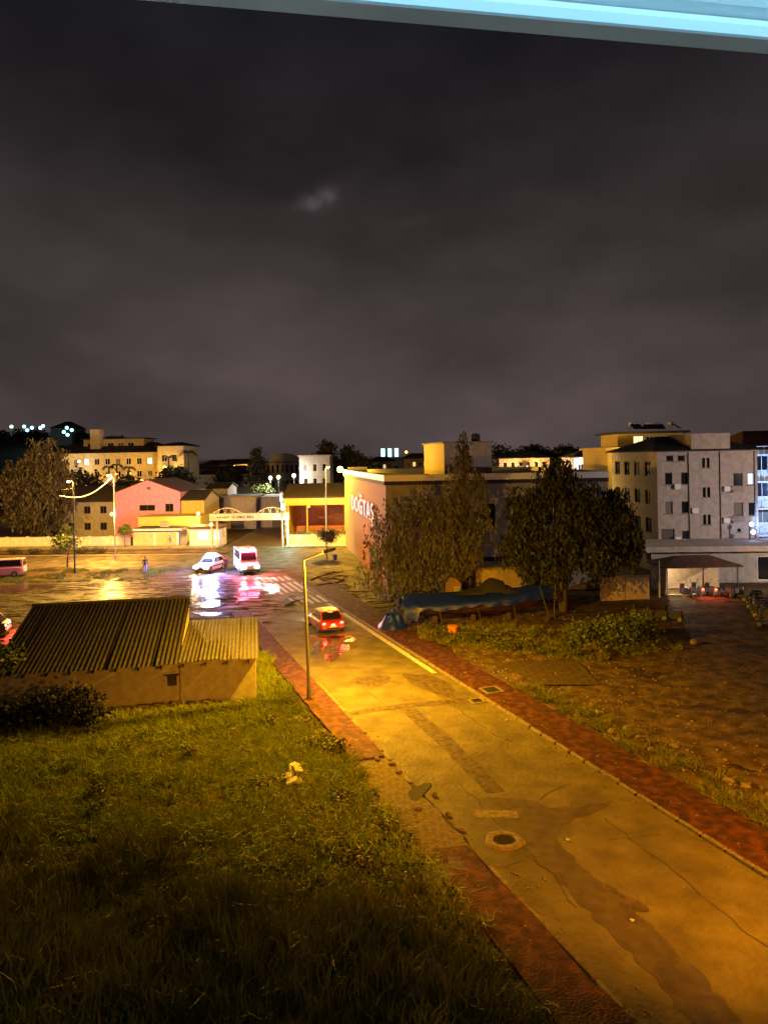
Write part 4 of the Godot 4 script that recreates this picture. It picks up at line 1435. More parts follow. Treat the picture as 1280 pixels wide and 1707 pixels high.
func make_wear() -> void:
	# cracks in the road: thin open seams
	rng.seed = 404
	for q in [[20.0, 1.2, 9.0, 0.02], [30.0, 5.4, 12.0, -0.03], [17.0, 4.4, 7.0, 0.05], [36.0, 2.2, 14.0, 0.01], [26.0, 3.2, 2.6, 1.2], [22.5, 6.0, 2.2, -1.4], [41.0, 4.9, 2.5, 1.3]]:
		var pts := []
		var s: float = q[0]
		var t: float = q[1]
		var n := int(q[2] / 0.35)
		for k in n:
			s += 0.35 * cos(q[3]) + rng.randfn() * 0.05
			t += 0.35 * sin(q[3]) + rng.randfn() * 0.07
			pts.append(R(s, clampf(t, 0.2, 6.6), 0.011))
		var st := ST()
		for k in pts.size() - 1:
			var w := Vector3(pts[k + 1].z - pts[k].z, 0, pts[k].x - pts[k + 1].x).normalized() * (0.006 + 0.010 * rng.randf())
			quad(st, pts[k] - w, pts[k] + w, pts[k + 1] + w, pts[k + 1] - w, Vector3.UP)
		structure(obj("road_crack", st, M["pit"]))
	# gravel over the lot and the road's edges
	var pl := []
	var co := []
	for i in 3600:
		var p := R(rng.randf_range(10.0, 52.0), 9.2 + absf(rng.randfn()) * 7.0) if i % 4 else R(rng.randf_range(12.0, 55.0), [0.25, 6.45, -0.8, 7.4][rng.randi() % 4] + rng.randfn() * 0.25)
		var y := lot_h(p.x, p.z) if i % 4 else 0.012
		if i % 4 == 0 and ((p.x - 10.91) * 0.9375 - p.z * 0.348 < -0.1 or (p.x - 10.91) * 0.9375 - p.z * 0.348 > 6.8):
			y = 0.10
		var sc := 0.010 + 0.035 * pow(rng.randf(), 3.0)
		if i % 4:
			sc *= 1.8
		pl.append(Transform3D(Basis.from_euler(Vector3(rng.randf() * 3.0, rng.randf() * 6.0, 0)).scaled(Vector3(sc, sc * 0.6, sc * rng.randf_range(0.6, 1.3))), Vector3(p.x, y + sc * 0.3, p.z)))
		co.append(Color(1, 1, 1) * rng.randf_range(0.4, 1.0))
	var g := ST()
	ball(g, Vector3.ZERO, Vector3.ONE, 6, 4)
	var gm := StandardMaterial3D.new()
	gm.albedo_color = lin(0.24, 0.18, 0.11)
	gm.vertex_color_use_as_albedo = true
	gm.roughness = 0.9
	tag(scatter("gravel", g.commit(), gm, pl, co), "loose gravel strewn over the lot and along the kerbs", "gravel")

func make_grass() -> void:
	rng.seed = 101
	var short := [tuft_mesh(1, 14, 0.26, 0.20, 0.012, 0.95), tuft_mesh(2, 14, 0.34, 0.22, 0.011, 0.8), tuft_mesh(3, 12, 0.24, 0.2, 0.017, 1.3)]
	var tall := [tuft_mesh(4, 14, 0.62, 0.24, 0.016, 0.32), tuft_mesh(5, 12, 0.85, 0.22, 0.016, 0.28), tuft_mesh(6, 16, 0.5, 0.26, 0.022, 0.55)]
	var pl := [[], [], [], [], [], []]
	var co := [[], [], [], [], [], []]
	var clump := FastNoiseLite.new()
	clump.seed = 9
	clump.frequency = 0.22
	for i in 70000:
		var x := rng.randf_range(-30.0, 5.0)
		var d := rng.randf_range(10.0, 46.0)
		var z := -d
		var t := (x - 10.91) * 0.9375 - z * 0.348
		var edge := -1.62 + 0.5 * clump.get_noise_2d(x * 5.0, z * 5.0)
		if t > edge:
			continue
		# keep clear of the shed
		var fs := -34.6 - 0.172 * (x + 20.0)
		if z < fs and x < -6.4 - 0.17 * (-z - 37.0):
			continue
		var c := clump.get_noise_2d(x, z)
		var isTall: bool = d < 20.4 - 0.30 * x + 2.2 * c
		if rng.randf() > (0.95 if isTall else 0.62 + 0.6 * c):
			continue
		var k := (3 + rng.randi() % 3) if isTall else rng.randi() % 3
		if isTall and rng.randf() < 0.45:
			k = rng.randi() % 3
		var s := rng.randf_range(0.7, 1.35) * (1.0 + 0.5 * c)
		if isTall and k >= 3:
			s *= lerpf(0.55, 1.0, clampf((20.4 - 0.30 * x + 2.2 * c - d) / 3.0, 0.0, 1.0)) * lerpf(0.5, 1.0, clampf((edge - t) / 1.2, 0.0, 1.0))
		pl[k].append(Transform3D(Basis(Vector3.UP, rng.randf() * TAU).scaled(Vector3(s, s * rng.randf_range(0.8, 1.2), s)), Vector3(x, plot_h(x, z) - 0.07, z)))
		var dry := rng.randf()
		co[k].append(Color(1, 1, 1).lerp(Color(1.35, 1.0, 0.9), dry) * rng.randf_range(0.7, 1.25))
	for k in 6:
		var o := scatter("grass" if k < 3 else "tall_weeds", short[k] if k < 3 else tall[k - 3], M["grass" if k < 3 else "weed"], pl[k], co[k])
		tag(o, "short green grass covering the plot beside the shed" if k < 3 else "tall dry weeds standing in the dark part of the plot", "grass" if k < 3 else "weeds")
	# weeds on the bank and round the boat
	var pl2 := [[], []]
	var co2 := [[], []]
	for i in 9000:
		var big := i % 3 != 0
		var p: Vector3
		if big:
			var x := rng.randf_range(2.2, 17.5)
			var d := rng.randf_range(41.0, 55.0)
			var front := 48.0 - 0.62 * (x - 2.0) if x < 10.5 else 42.6 + 0.25 * (x - 10.5)
			if d < front + 0.9 * clump.get_noise_2d(x * 3.0, d * 3.0) or d > front + 7.5 or (x > 1.5 and x < 12.5 and d > 51.6):
				continue
			p = Vector3(x, 0.0, -d)
		else:
			var q := R(rng.randf_range(10.0, 37.0), 8.95 + absf(rng.randfn()) * 0.8)
			if clump.get_noise_2d(q.x * 4.0, q.z * 4.0) < 0.05:
				continue
			p = Vector3(q.x, lot_h(q.x, q.z) - 0.03, q.z)
		var k := 1 if big and rng.randf() < 0.7 else 0
		var s := rng.randf_range(0.35, 1.25) * (0.62 if k == 1 else 0.8) * (1.0 + 0.8 * clump.get_noise_2d(p.x * 4.0, p.z * 4.0))
		pl2[k].append(Transform3D(Basis(Vector3.UP, rng.randf() * TAU).scaled(Vector3(s * 1.2, s, s * 1.2)), p))
		co2[k].append(Color(1.3, 0.75, 0.9).lerp(Color(0.7, 0.7, 0.8), rng.randf()) * rng.randf_range(0.4, 1.1))
	for i in 2600:
		var x := rng.randf_range(-46.0, -24.0)
		var d := rng.randf_range(74.0, 86.0)
		if clump.get_noise_2d(x * 0.8, d * 1.6) < 0.02 or d > 84.0 - 0.073 * (x + 44.0):
			continue
		pl2[0].append(Transform3D(Basis(Vector3.UP, rng.randf() * TAU).scaled(Vector3.ONE * rng.randf_range(0.6, 1.2)), Vector3(x, -0.02, -d)))
		co2[0].append(Color(0.9, 0.8, 0.8) * rng.randf_range(0.6, 1.1))
	tag(scatter("bank_grass", short[1], M["grass"], pl2[0], co2[0]), "thin short grass on the banks and verges beside the roads", "grass")
	var sprig := crown_mesh(77, [[0, 0.28, 0, 0.42, 0.30, 0.42, 18]], 18, 0.10, 0.0, 0.22)
	var pl4 := []
	var co4 := []
	for i in 260:
		var x := rng.randf_range(-22.0, 3.0)
		var d := rng.randf_range(13.0, 35.0)
		if (x - 10.91) * 0.9375 + d * 0.348 > -1.7 or (d > 33.5 - 0.172 * (x + 20.0) and x < -6.0):
			continue
		var sc := rng.randf_range(0.3, 0.9) * (1.0 + 0.8 * clump.get_noise_2d(x * 2.0, d * 2.0))
		pl4.append(Transform3D(Basis(Vector3.UP, rng.randf() * TAU).scaled(Vector3(sc, sc * rng.randf_range(0.5, 1.0), sc)), Vector3(x, plot_h(x, -d) - 0.05, -d)))
		co4.append(Color(1.4, 1.3, 0.9).lerp(Color(1.6, 1.0, 0.8), rng.randf()) * rng.randf_range(0.6, 1.3))
	tag(scatter("broadleaf_weeds", sprig, M["bushleaf"], pl4, co4), "scattered broad-leaved weeds growing through the plot's grass", "weeds")
	var pl3 := []
	var co3 := []
	for i in 210:
		var x := rng.randf_range(2.6, 17.0)
		var front := 48.0 - 0.62 * (x - 2.0) if x < 10.5 else 42.6 + 0.25 * (x - 10.5)
		var d := front + 0.3 + absf(rng.randfn()) * 2.6
		if x < 12.8 and d > 51.4:
			continue
		var sc := rng.randf_range(0.4, 1.15) * (1.0 + 0.7 * clump.get_noise_2d(x * 3.0, d * 3.0))
		pl3.append(Transform3D(Basis(Vector3.UP, rng.randf() * TAU).scaled(Vector3(sc, sc * rng.randf_range(0.6, 1.2), sc)), Vector3(x, -0.02, -d)))
		co3.append(Color(1.1, 1.0, 0.9).lerp(Color(1.5, 0.9, 0.8), rng.randf()) * rng.randf_range(0.5, 1.3))
	tag(scatter("bank_undergrowth", sprig, M["bushleaf"], pl3, co3), "leafy low undergrowth among the weeds before the covered boat", "undergrowth")
	tag(scatter("bank_weeds", tall[2], M["grass"], pl2[1], co2[1]), "thick green weeds in front of the covered boat", "weeds")

# ------------------------------------------------------------------ the shed
func roof_sheet_mesh(w: float, l: float, pitch: float, amp: float) -> ArrayMesh:
	var st := ST()
	var n := int(round(w / pitch)) * 6
	for lv in 2:
		var g := []
		for i in n + 1:
			var x := w * i / n
			var y := amp * sin(TAU * x / pitch) - lv * 0.008
			g.append([Vector3(x, y, 0), Vector3(x, y, l * 0.5), Vector3(x, y, l)])
		var s := 1.0 - 2.0 * lv
		sheet(st, g, func(_p: Vector3): return Vector3.UP * s)
	return st.commit()

func make_shed() -> void:
	# local frame: x along the front wall to the right, z towards the camera; origin at the front wall's right corner
	var o := thing("shed", "long low plastered shed with a corrugated roof in two heights", "shed", Vector3(-6.6, -0.05, -37.0), 0.0)
	o.rotation.y = atan2(-0.172, 0.985) * -1.0 * -1.0
	var ex := Vector3(0.985, 0, -0.172)
	o.basis = Basis(ex, Vector3.UP, ex.cross(Vector3.UP))
	var LW := 12.3   # total length; the low part is 3.9 long
	var st := ST()
	wall_run(st, Vector2(-LW, 0), Vector2(0, 0), 2.15, [[8.05, 1.02, 0.42, 0.5, 0]])
	wall_run(st, Vector2(0, -6.6), Vector2(-LW, -6.6), 2.6, [])
	obj("front_wall", st, M["wall_shed"], o)
	st = ST()
	wall_run(st, Vector2(0, 0), Vector2(0, -6.6), 2.1, [])
	tri(st, Vector3(0, 2.1, 0), Vector3(0, 2.1, -6.6), Vector3(0, 2.55, -6.6), Vector3.RIGHT)
	obj("end_wall", st, M["wall_shed"], o)
	st = ST()
	prism(st, [[0.0, 0.0], [0.0, 2.15], [-6.9, 3.85], [-6.9, 0.0]], -0.1, 0.1, Transform3D(Basis(Vector3(0, 0, 1), Vector3(0, 1, 0), Vector3(-1, 0, 0)), Vector3(-3.9, 0, -0.01)))
	prism(st, [[0.0, 0.0], [0.0, 2.15], [-6.9, 3.85], [-6.9, 0.0]], -0.1, 0.1, Transform3D(Basis(Vector3(0, 0, 1), Vector3(0, 1, 0), Vector3(-1, 0, 0)), Vector3(-LW + 0.11, 0, -0.01)))
	bx(st, Vector3(-LW / 2 - 1.95, 1.92, -6.9), Vector3(LW - 3.9 - 0.3, 3.8, 0.2))
	obj("partition_wall", st, M["wall_shed"], o)
	# the small meter box in the wall opening
	st = ST()
	cbx(st, Vector3(-LW + 8.26, 1.27, -0.02), Vector3(0.38, 0.46, 0.28), 0.02)
	obj("meter_box", st, M["wood_dark"], o)
	st = ST()
	bx(st, Vector3(-LW + 8.26, 1.56, 0.07), Vector3(0.62, 0.05, 0.26))
	obj("hood", st, M["wood_dark"], o)
	st = ST()
	tube(st, [Vector3(-LW + 8.65, 0, 0.05), Vector3(-LW + 8.65, 2.1, 0.05)], [0.03, 0.03], 6)
	obj("conduit", st, M["wall_shed"], o)
	# plinth stones along the foot
	rng.seed = 8
	for k in 6:
		st = ST()
		cbx(st, Vector3.ZERO, Vector3(rng.randf_range(0.3, 0.7), rng.randf_range(0.2, 0.4), 0.24), 0.08)
		obj("plinth_stone", st, M["kerb_worn"], o, Vector3(-2.4 - k * 0.75, 0.12, 0.18))
	# roof sheets
	var lo := roof_sheet_mesh(0.976, 7.25, 0.1952, 0.026)
	var hi := roof_sheet_mesh(1.1025, 7.75, 0.2205, 0.029)
	var tilt_lo := atan2(0.50, 7.2)
	var tilt_hi := atan2(1.75, 7.4)
	for k in 4:
		var r := obj("roof_sheet", lo, M["corrugated_pale"], o, Vector3(0.15 - 3.90 + k * 0.975, 2.72 + rng.randf_range(0, 0.012), -6.85))
		r.rotation.x = tilt_lo + rng.randfn() * 0.002
	for k in 8:
		var r := obj("roof_sheet", hi, M["corrugated"], o, Vector3(-LW - 0.1 + k * 1.083, 3.98 + (k % 2) * 0.014, -7.05 + [0.0, 0.03, -0.02, 0.06, 0.01, 0.09, 0.0, 0.04][k]))
		r.rotation.x = tilt_hi + rng.randfn() * 0.004
		r.rotation.y = rng.randfn() * 0.0012
	for k in 8:
		# the far slope
		var r := obj("roof_sheet", hi, M["corrugated"], o, Vector3(-LW + 1.0 + k * 1.083, 3.98 + (k % 2) * 0.010, -7.06))
		r.rotation = Vector3(tilt_hi, PI, 0)
		r.scale.z = 0.3
	st = ST()
	tube(st, [Vector3(-LW - 0.1, 4.03, -7.05), Vector3(-3.75, 4.03, -7.05)], [0.09, 0.09], 8)
	obj("ridge_cap", st, M["corrugated"], o)
	st = ST()
	for k in 12:
		bx(st, Vector3(-LW + 0.4 + k * 1.05, 1.99, 0.2), Vector3(0.06, 0.10, 0.4))
	obj("rafter_ends", st, M["wood_dark"], o)

# ------------------------------------------------------------------ the covered boat
func make_boat() -> void:
	var o := thing("boat", "rust-brown wooden boat on blocks under a blue tarpaulin", "boat", Vector3(1.4, 0, -53.6), 0.0)
	o.rotation.y = 0.10
	# local x from stern (0) to bow (10.6)
	var g := []
	for i in 13:
		var f := i / 12.0
		var hw := 1.45 * (1.0 - pow(maxf(0.0, f - 0.35) / 0.65, 2.2)) * (0.82 + 0.18 * minf(1.0, f * 4.0)) + 0.04
		var keel := 0.42 + 0.9 * pow(maxf(0.0, f - 0.7) / 0.3, 2.0)
		var gun := 1.35 + 0.75 * f * f
		var x := 10.3 * f + 0.6 * maxf(0.0, f - 0.8)
		g.append([Vector3(x, gun, hw), Vector3(x, lerpf(keel, gun, 0.6), hw * 0.97), Vector3(x, lerpf(keel, gun, 0.25), hw * 0.7), Vector3(x, keel, 0.03), Vector3(x, keel, -0.03), Vector3(x, lerpf(keel, gun, 0.25), -hw * 0.7), Vector3(x, lerpf(keel, gun, 0.6), -hw * 0.97), Vector3(x, gun, -hw)])
	var st := ST()
	sheet(st, g, func(p: Vector3): return Vector3(0, p.y - 1.2, p.z))
	for j in 6:
		tri(st, g[0][0], g[0][j + 1], g[0][j + 2], Vector3.LEFT)
	obj("hull", st, M["hull"], o)
	# tarpaulin: over ridge pole, hanging over the gunwale, folded
	rng.seed = 17
	g = []
	for i in 41:
		var f := i / 40.0
		var x := -0.35 + 11.2 * f
		var hw := 1.55 * (1.0 - pow(maxf(0.0, f - 0.4) / 0.6, 2.4)) + 0.10
		var ridge := 2.0 + 0.09 * sin(f * 9.0 + 0.5) + 0.05 * sin(f * 23.0) + 0.28 * f * f - 0.35 * exp(-f * 14.0)
		var hem := 0.98 + 0.42 * f + 0.08 * sin(f * 17.0) + 0.05 * sin(f * 41.0 + 1.0)
		if f < 0.10:
			hem = 0.25 + 4.0 * f + 0.2 * sin(f * 60.0)
		var row := []
		for j in 13:
			var q := -1.0 + j / 6.0
			var a := absf(q)
			var sg := signf(q)
			var y: float
			var z: float
			if a < 0.67:
				var k := a / 0.67
				y = lerpf(ridge, 1.45 + 0.75 * f * f, pow(k, 1.3)) - 0.10 * sin(k * PI)
				z = hw * k
			else:
				var k := (a - 0.67) / 0.33
				y = lerpf(1.45 + 0.75 * f * f, hem, k)
				z = hw + 0.06 + 0.07 * sin(f * 55.0 + k * 2.0) * k
			row.append(Vector3(x + 0.04 * sin(j * 2.1 + f * 30.0), y + 0.02 * sin(f * 70.0 + j), z * sg))
		g.append(row)
	st = ST()
	sheet(st, g, func(p: Vector3): return Vector3(0, p.y - 1.0, p.z))
	obj("tarpaulin", st, M["tarp_blue"], o)
	# black covers lashed over the wheelhouse
	for b in [[4.6, 2.35, 2.2, 0.55], [6.3, 2.45, 1.8, 0.85], [7.6, 2.35, 1.3, 0.5]]:
		g = []
		for i in 8:
			var f := i / 7.0
			var row := []
			for j in 9:
				var a := PI * j / 8.0
				var tp: float = b[3] * (0.7 + 0.5 * sin(f * 2.6 + b[0])) * (0.35 + 0.65 * sin(minf(1.0, f * 1.4 + 0.1) * PI * 0.7))
				row.append(Vector3(b[0] - b[2] / 2 + b[2] * f, b[1] - 0.45 + tp * sin(a), 0.75 * cos(a) + 0.04 * sin(j * 3.0)))
			g.append(row)
		st = ST()
		sheet(st, g, func(p: Vector3): return Vector3(0, p.y - 1.6, p.z))
		obj("black_cover", st, M["tarp_black"], o)
	for x in [2.0, 4.8, 7.4]:
		for s in [-1.0, 1.0]:
			st = ST()
			cbx(st, Vector3(x, 0.24, s * 0.5), Vector3(0.35, 0.48, 0.4), 0.03)
			obj("keel_block", st, M["wood_dark"], o)
			st = ST()
			tube(st, [Vector3(x + 0.3, -0.02, s * 1.9), Vector3(x + 0.2, 1.15, s * 1.25)], [0.04, 0.04], 6)
			obj("prop", st, M["wood_dark"], o)
	# crumpled tarpaulin heaped on the ground at the stern
	g = []
	for i in 19:
		var row := []
		for j in 19:
			var x := -1.0 + 2.0 * i / 18.0
			var z := -1.0 + 2.0 * j / 18.0
			var r := sqrt(x * x + z * z)
			var hgt := 0.9 * maxf(0.0, 1.0 - r * r) + 0.55 * maxf(0.0, 1.0 - r) * (wave.get_noise_2d(x * 30.0, z * 30.0) * 2.0 + 0.3 * sin(x * 11.0 + z * 7.0))
			row.append(Vector3(x * 1.0, maxf(0.0, hgt) + 0.02, z * 1.2))
		g.append(row)
	st = ST()
	sheet(st, g, func(_p: Vector3): return Vector3.UP)
	tag(obj("crumpled_tarpaulin", st, M["tarp_blue"], null, Vector3(0.35, 0.08, -51.9)), "crumpled heap of blue tarpaulin on the pavement by the boat's stern", "tarpaulin")
	# orange tub in the weeds, wooden post and beam behind the boat
	st = ST()
	tube(st, [Vector3(0, 0, 0), Vector3(0, 0.42, 0)], [0.26, 0.33], 14)
	var tub := thing("tub", "orange plastic tub standing in the weeds by the boat", "tub", Vector3(4.3, 0.35, -48.6))
	obj("bowl", st, M["plastic_orange"], tub)
	st = ST()
	tube(st, [Vector3(0, 0.40, 0), Vector3(0, 0.46, 0)], [0.36, 0.36], 14)
	obj("brim", st, M["plastic_orange"], tub)
	st = ST()
	cbx(st, Vector3(0, 0.18, 0), Vector3(0.5, 0.36, 0.5), 0.03)
	tag(obj("crate_stand", st, M["wood_dark"], null, Vector3(4.3, -0.01, -48.6)), "dark wooden box under the orange tub", "crate")
	var hut := thing("wooden_hut", "narrow pale wooden hut with a pointed top behind the boat", "hut", Vector3(5.15, -0.05, -57.0), 0.5)
	st = ST()
	prism(st, [[-0.42, 0], [0.42, 0], [0.42, 2.2], [0.0, 2.62], [-0.42, 2.2]], -0.45, 0.45)
	obj("body", st, M["wood"], hut)
	st = ST()
	bx(st, Vector3(0, 1.05, 0.47), Vector3(0.55, 1.9, 0.04))
	obj("door", st, M["debris_white"], hut)

# ------------------------------------------------------------------ trees near the camera
func make_trees() -> void:
	tree("willow_tree", "broad drooping tree with pale brown hanging leaves beside the shop wall", Vector3(2.3, -0.05, -60.3), 0.22, 4.0, [[-1.7, 6.4, 0, 2.1, 2.8, 2.0, 80], [0.6, 8.2, 0, 2.0, 1.9, 1.9, 70], [2.7, 7.0, 0.2, 1.9, 2.2, 1.8, 70], [-2.0, 3.9, 0.6, 2.4, 1.8, 1.8, 80], [0.8, 4.6, 0.8, 2.0, 1.9, 1.6, 60], [3.1, 4.0, 0.4, 1.9, 2.0, 1.8, 60], [0.2, 2.6, 0.9, 3.2, 1.1, 1.6, 50]], "willow", 30, 0.30, 1.9, 0.42, 3)
	tree("tall_cypress", "tall narrow feathery tree rising above the flat shop roof", Vector3(6.3, -0.05, -60.0), 0.2, 6.5, [[0.1, 12.6, 0, 0.6, 1.7, 0.6, 34], [-0.5, 10.4, 0, 1.0, 1.6, 1.0, 44], [0.9, 9.6, 0, 1.1, 1.6, 1.1, 44], [-0.9, 7.6, 0, 1.5, 2.0, 1.5, 60], [1.1, 6.6, 0.2, 1.6, 2.0, 1.5, 60], [-0.3, 4.6, 0.3, 2.0, 1.6, 1.8, 60]], "willow", 26, 0.28, 1.3, 0.40, 4)
	tree("shade_tree", "big dark dense tree beside the apartment block's yard", Vector3(13.4, -0.05, -56.2), 0.24, 3.4, [[-0.3, 10.2, 0, 1.7, 1.9, 1.7, 100], [-2.6, 8.2, 0.2, 1.7, 2.0, 1.7, 100], [1.6, 8.6, 0.3, 1.8, 1.8, 1.7, 100], [3.9, 8.0, 0, 1.5, 1.9, 1.6, 80], [5.0, 5.8, -0.2, 1.4, 1.9, 1.5, 70], [-3.0, 5.4, 0.3, 1.8, 1.9, 1.6, 90], [0.2, 6.2, 0.6, 2.2, 1.9, 1.8, 120], [2.7, 5.2, 0.5, 1.9, 2.0, 1.7, 100], [-1.2, 3.8, 0.5, 2.2, 1.3, 1.5, 70]], "darkleaf", 32, 0.32, 1.3, 0.5, 5, "", "tree", 2)
	tree("young_tree", "spindly young tree with few leaves at the boat's bow", Vector3(12.2, -0.05, -53.8), 0.05, 2.6, [[0.1, 3.1, 0, 0.8, 0.7, 0.7, 16]], "darkleaf", 14, 0.25, 0.3, 0.3, 6, "", "tree", 2)
	for b in [[14.2, -45.6, 1.5, 1.25, 61, "largest rounded leafy bush at the end of the green weeds"], [15.9, -46.6, 1.3, 1.1, 62, "leafy bush on the lot side of the largest bush"], [12.4, -46.0, 1.2, 0.9, 63, "lowest leafy bush, half sunk in the green weeds"]]:
		tree("bush", b[5], Vector3(b[0], -0.05, b[1]), 0.05, 0.4, [[0, b[3] * 0.75, 0, b[2], b[3], b[2] * 0.8, 80]], "bushleaf", 26, 0.16, 0.0, 0.4, b[4], "bushes at the end of the weeds", "bush", 3)
	tree("bush", "bush with shadow put into its black leaves, against the shed's front wall", Vector3(-14.6, -0.05, -33.6), 0.06, 0.5, [[0, 0.9, 0, 1.9, 0.95, 0.7, 90], [-2.4, 0.6, 0.2, 2.0, 0.7, 0.8, 70]], "darkleaf", 26, 0.16, 0.0, 0.4, 64, "", "bush", 3)  # the shadow it stands in is put into the near-black leaf colour
	tree("overhanging_shrub", "straggly shrub leaning over the shed's far roof corner", Vector3(-19.4, -0.05, -35.4), 0.07, 2.0, [[0.6, 3.0, 0.6, 1.4, 0.8, 1.0, 60], [-0.6, 2.4, 0, 1.3, 1.0, 1.0, 50]], "bushleaf", 22, 0.20, 0.0, 0.4, 65, "", "shrub", 2)
	tree("street_tree", "small round-headed street tree standing by the junction's sand", Vector3(-7.0, -0.05, -88.6), 0.08, 1.7, [[0, 2.7, 0, 1.35, 0.75, 1.1, 60]], "bushleaf", 26, 0.2, 0.0, 0.35, 66)
	tree("street_tree", "small flat-topped street tree on the verge by the dark lamp post", Vector3(-36.7, -0.05, -85.3), 0.10, 1.9, [[0, 2.9, 0, 1.7, 0.7, 1.2, 60]], "bushleaf", 26, 0.2, 0.0, 0.35, 67)
	for b in [[-44.6, 68], [-36.3, 69]]:
		tree("clipped_tree", "clipped round little tree on a thin stem before the garden wall", N(b[0], 20.0, 0.1), 0.06, 1.6, [[0, 2.4, 0, 1.0, 0.7, 0.9, 50]], "bushleaf", 26, 0.18, 0.0, 0.3, b[1], "clipped trees before the garden wall")
	rng.seed = 23
	for k in 6:
		var x: float = [-51.5, -48.6, -45.8, -42.9, -39.4, -37.2][k]
		tree("median_shrub", "low dark clipped shrub in the main road's median", N(x, 12.9, 0.1), 0.04, 0.2, [[0, 0.4, 0, 1.15, 0.42, 0.5, 40]], "darkleaf", 24, 0.12, 0.0, 0.25, 80 + k, "shrubs in the road median", "shrub", 2)
	# beyond the main road
	tree("eucalyptus_tree", "very tall hanging brown-leaved tree behind the garden wall", Vector3(-54.5, -0.05, -118.0), 0.4, 7.0, [[0, 13.0, 0, 3.6, 4.0, 3.2, 130], [-3.5, 9.5, 0, 3.2, 4.5, 3.0, 120], [2.6, 8.5, 0, 2.6, 4.5, 2.6, 120], [-1, 5.0, 0.5, 4.5, 3.0, 3.0, 120]], "brownleaf", 24, 0.6, 2.4, 0.9, 90)
	tree("conifer_tree", "dark pointed conifer standing over the white long house", Vector3(-29.2, -0.05, -170), 0.35, 6.0, [[0, 13.0, 0, 1.0, 1.8, 1.0, 40], [0, 10.4, 0, 1.8, 1.9, 1.8, 60], [0, 7.6, 0, 2.4, 2.2, 2.4, 70]], "darkleaf", 24, 0.5, 0.0, 0.7, 91)
	tree("broad_dark_tree", "large dark pointed tree behind the tall lamp by the market hall", Vector3(-12.6, -0.05, -163), 0.4, 6.0, [[0, 13.6, 0, 1.6, 2.6, 1.6, 50], [-1.2, 10.5, 0, 3.4, 2.8, 3.0, 110], [1.8, 9.0, 0, 3.0, 2.6, 3.0, 90]], "darkleaf", 24, 0.6, 0.0, 0.9, 92)
	tree("ragged_tree", "ragged dark tree leaning left above the market hall's roof", Vector3(-6.0, -0.05, -160), 0.35, 6.0, [[-2.0, 13.2, 0, 0.9, 1.6, 0.9, 24], [-0.5, 11.2, 0, 2.2, 1.7, 2.0, 60], [1.5, 9.5, 0, 2.6, 2.0, 2.2, 60]], "darkleaf", 24, 0.6, 0.0, 0.9, 93)
	for q in [[-45.3, -160, 10.8, 3.2, 94], [-39.5, -186, 10.0, 2.6, 95], [-61, -150, 10.6, 4.5, 96], [-48.5, -141, 9.2, 3.4, 97], [-70, -150, 8.5, 4.0, 98], [-36.2, -150, 5.2, 2.4, 99]]:
		tree("round_tree", "dark round-crowned tree among the houses beyond the main road", Vector3(q[0], -0.05, q[1]), 0.3, q[2] * 0.5, [[0, q[2] - q[3] * 0.75, 0, q[3], q[3] * 0.75, q[3], 90], [q[3] * 0.7, q[2] - q[3] * 1.1, 0, q[3] * 0.7, q[3] * 0.6, q[3] * 0.7, 50]], "darkleaf", 22, 0.55, 0.0, 0.9, q[4], "round trees beyond the main road")
	tree("lit_tree", "small leafy tree standing under the globe lamps behind the gate", Vector3(-25.0, -0.05, -150), 0.2, 2.5, [[0, 5.4, 0, 2.4, 1.6, 2.0, 70]], "bushleaf", 24, 0.35, 0.0, 0.6, 100)
	for q in [[26.0, -172, 14.4, 5.0, 101], [34.5, -170, 14.0, 3.8, 102], [38.5, -158, 13.6, 3.6, 103], [19.5, -150, 12.6, 3.0, 104]]:
		tree("skyline_tree", ["broad dark tree crown over the warm-lit long house", "dark tree crown between the warm-lit and the white-lit house", "dark tree crown over the white-lit house", "small dark tree crown beside the stair tower"][q[4] - 101], Vector3(q[0], -0.05, q[1]), 0.3, q[2] * 0.5, [[0, q[2] - q[3] * 0.5, 0, q[3], q[3] * 0.5, q[3], 90]], "darkleaf", 22, 0.5, 0.0, 0.9, q[4], "trees on the skyline behind the shop")
	palm("slender palm standing clear of the hotel's end wall", Vector3(-45.6, -0.05, -172), 14.0, 2.4, 5)
	palm("bushy palm in front of the hotel's end wall", Vector3(-49.0, -0.05, -168), 13.0, 2.3, 6)
	for q in [[-69.5, 9.0], [-62.6, 11.0], [-60.8, 11.4], [-58.0, 10.8]]:
		palm("thin palm against the hotel's long front", Vector3(q[0], -0.05, -168), q[1], 1.7, 7, "palms along the hotel front")
	# trees on the far hill
	for q in [[-205, -430, 30.5, 11], [-222, -425, 30.0, 12], [-178, -430, 28.8, 10], [-160, -440, 26.0, 12]]:
		tree("hill_tree", "dark tree mass on the crest of the far hill", Vector3(q[0], 20.0, q[1]), 0.6, q[2] - 24.0, [[0, q[2] - 23.0, 0, q[3], 3.2, 6.0, 120]], "darkleaf", 20, 1.3, 0.0, 2.2, int(q[3]) + 200, "trees on the far hill")

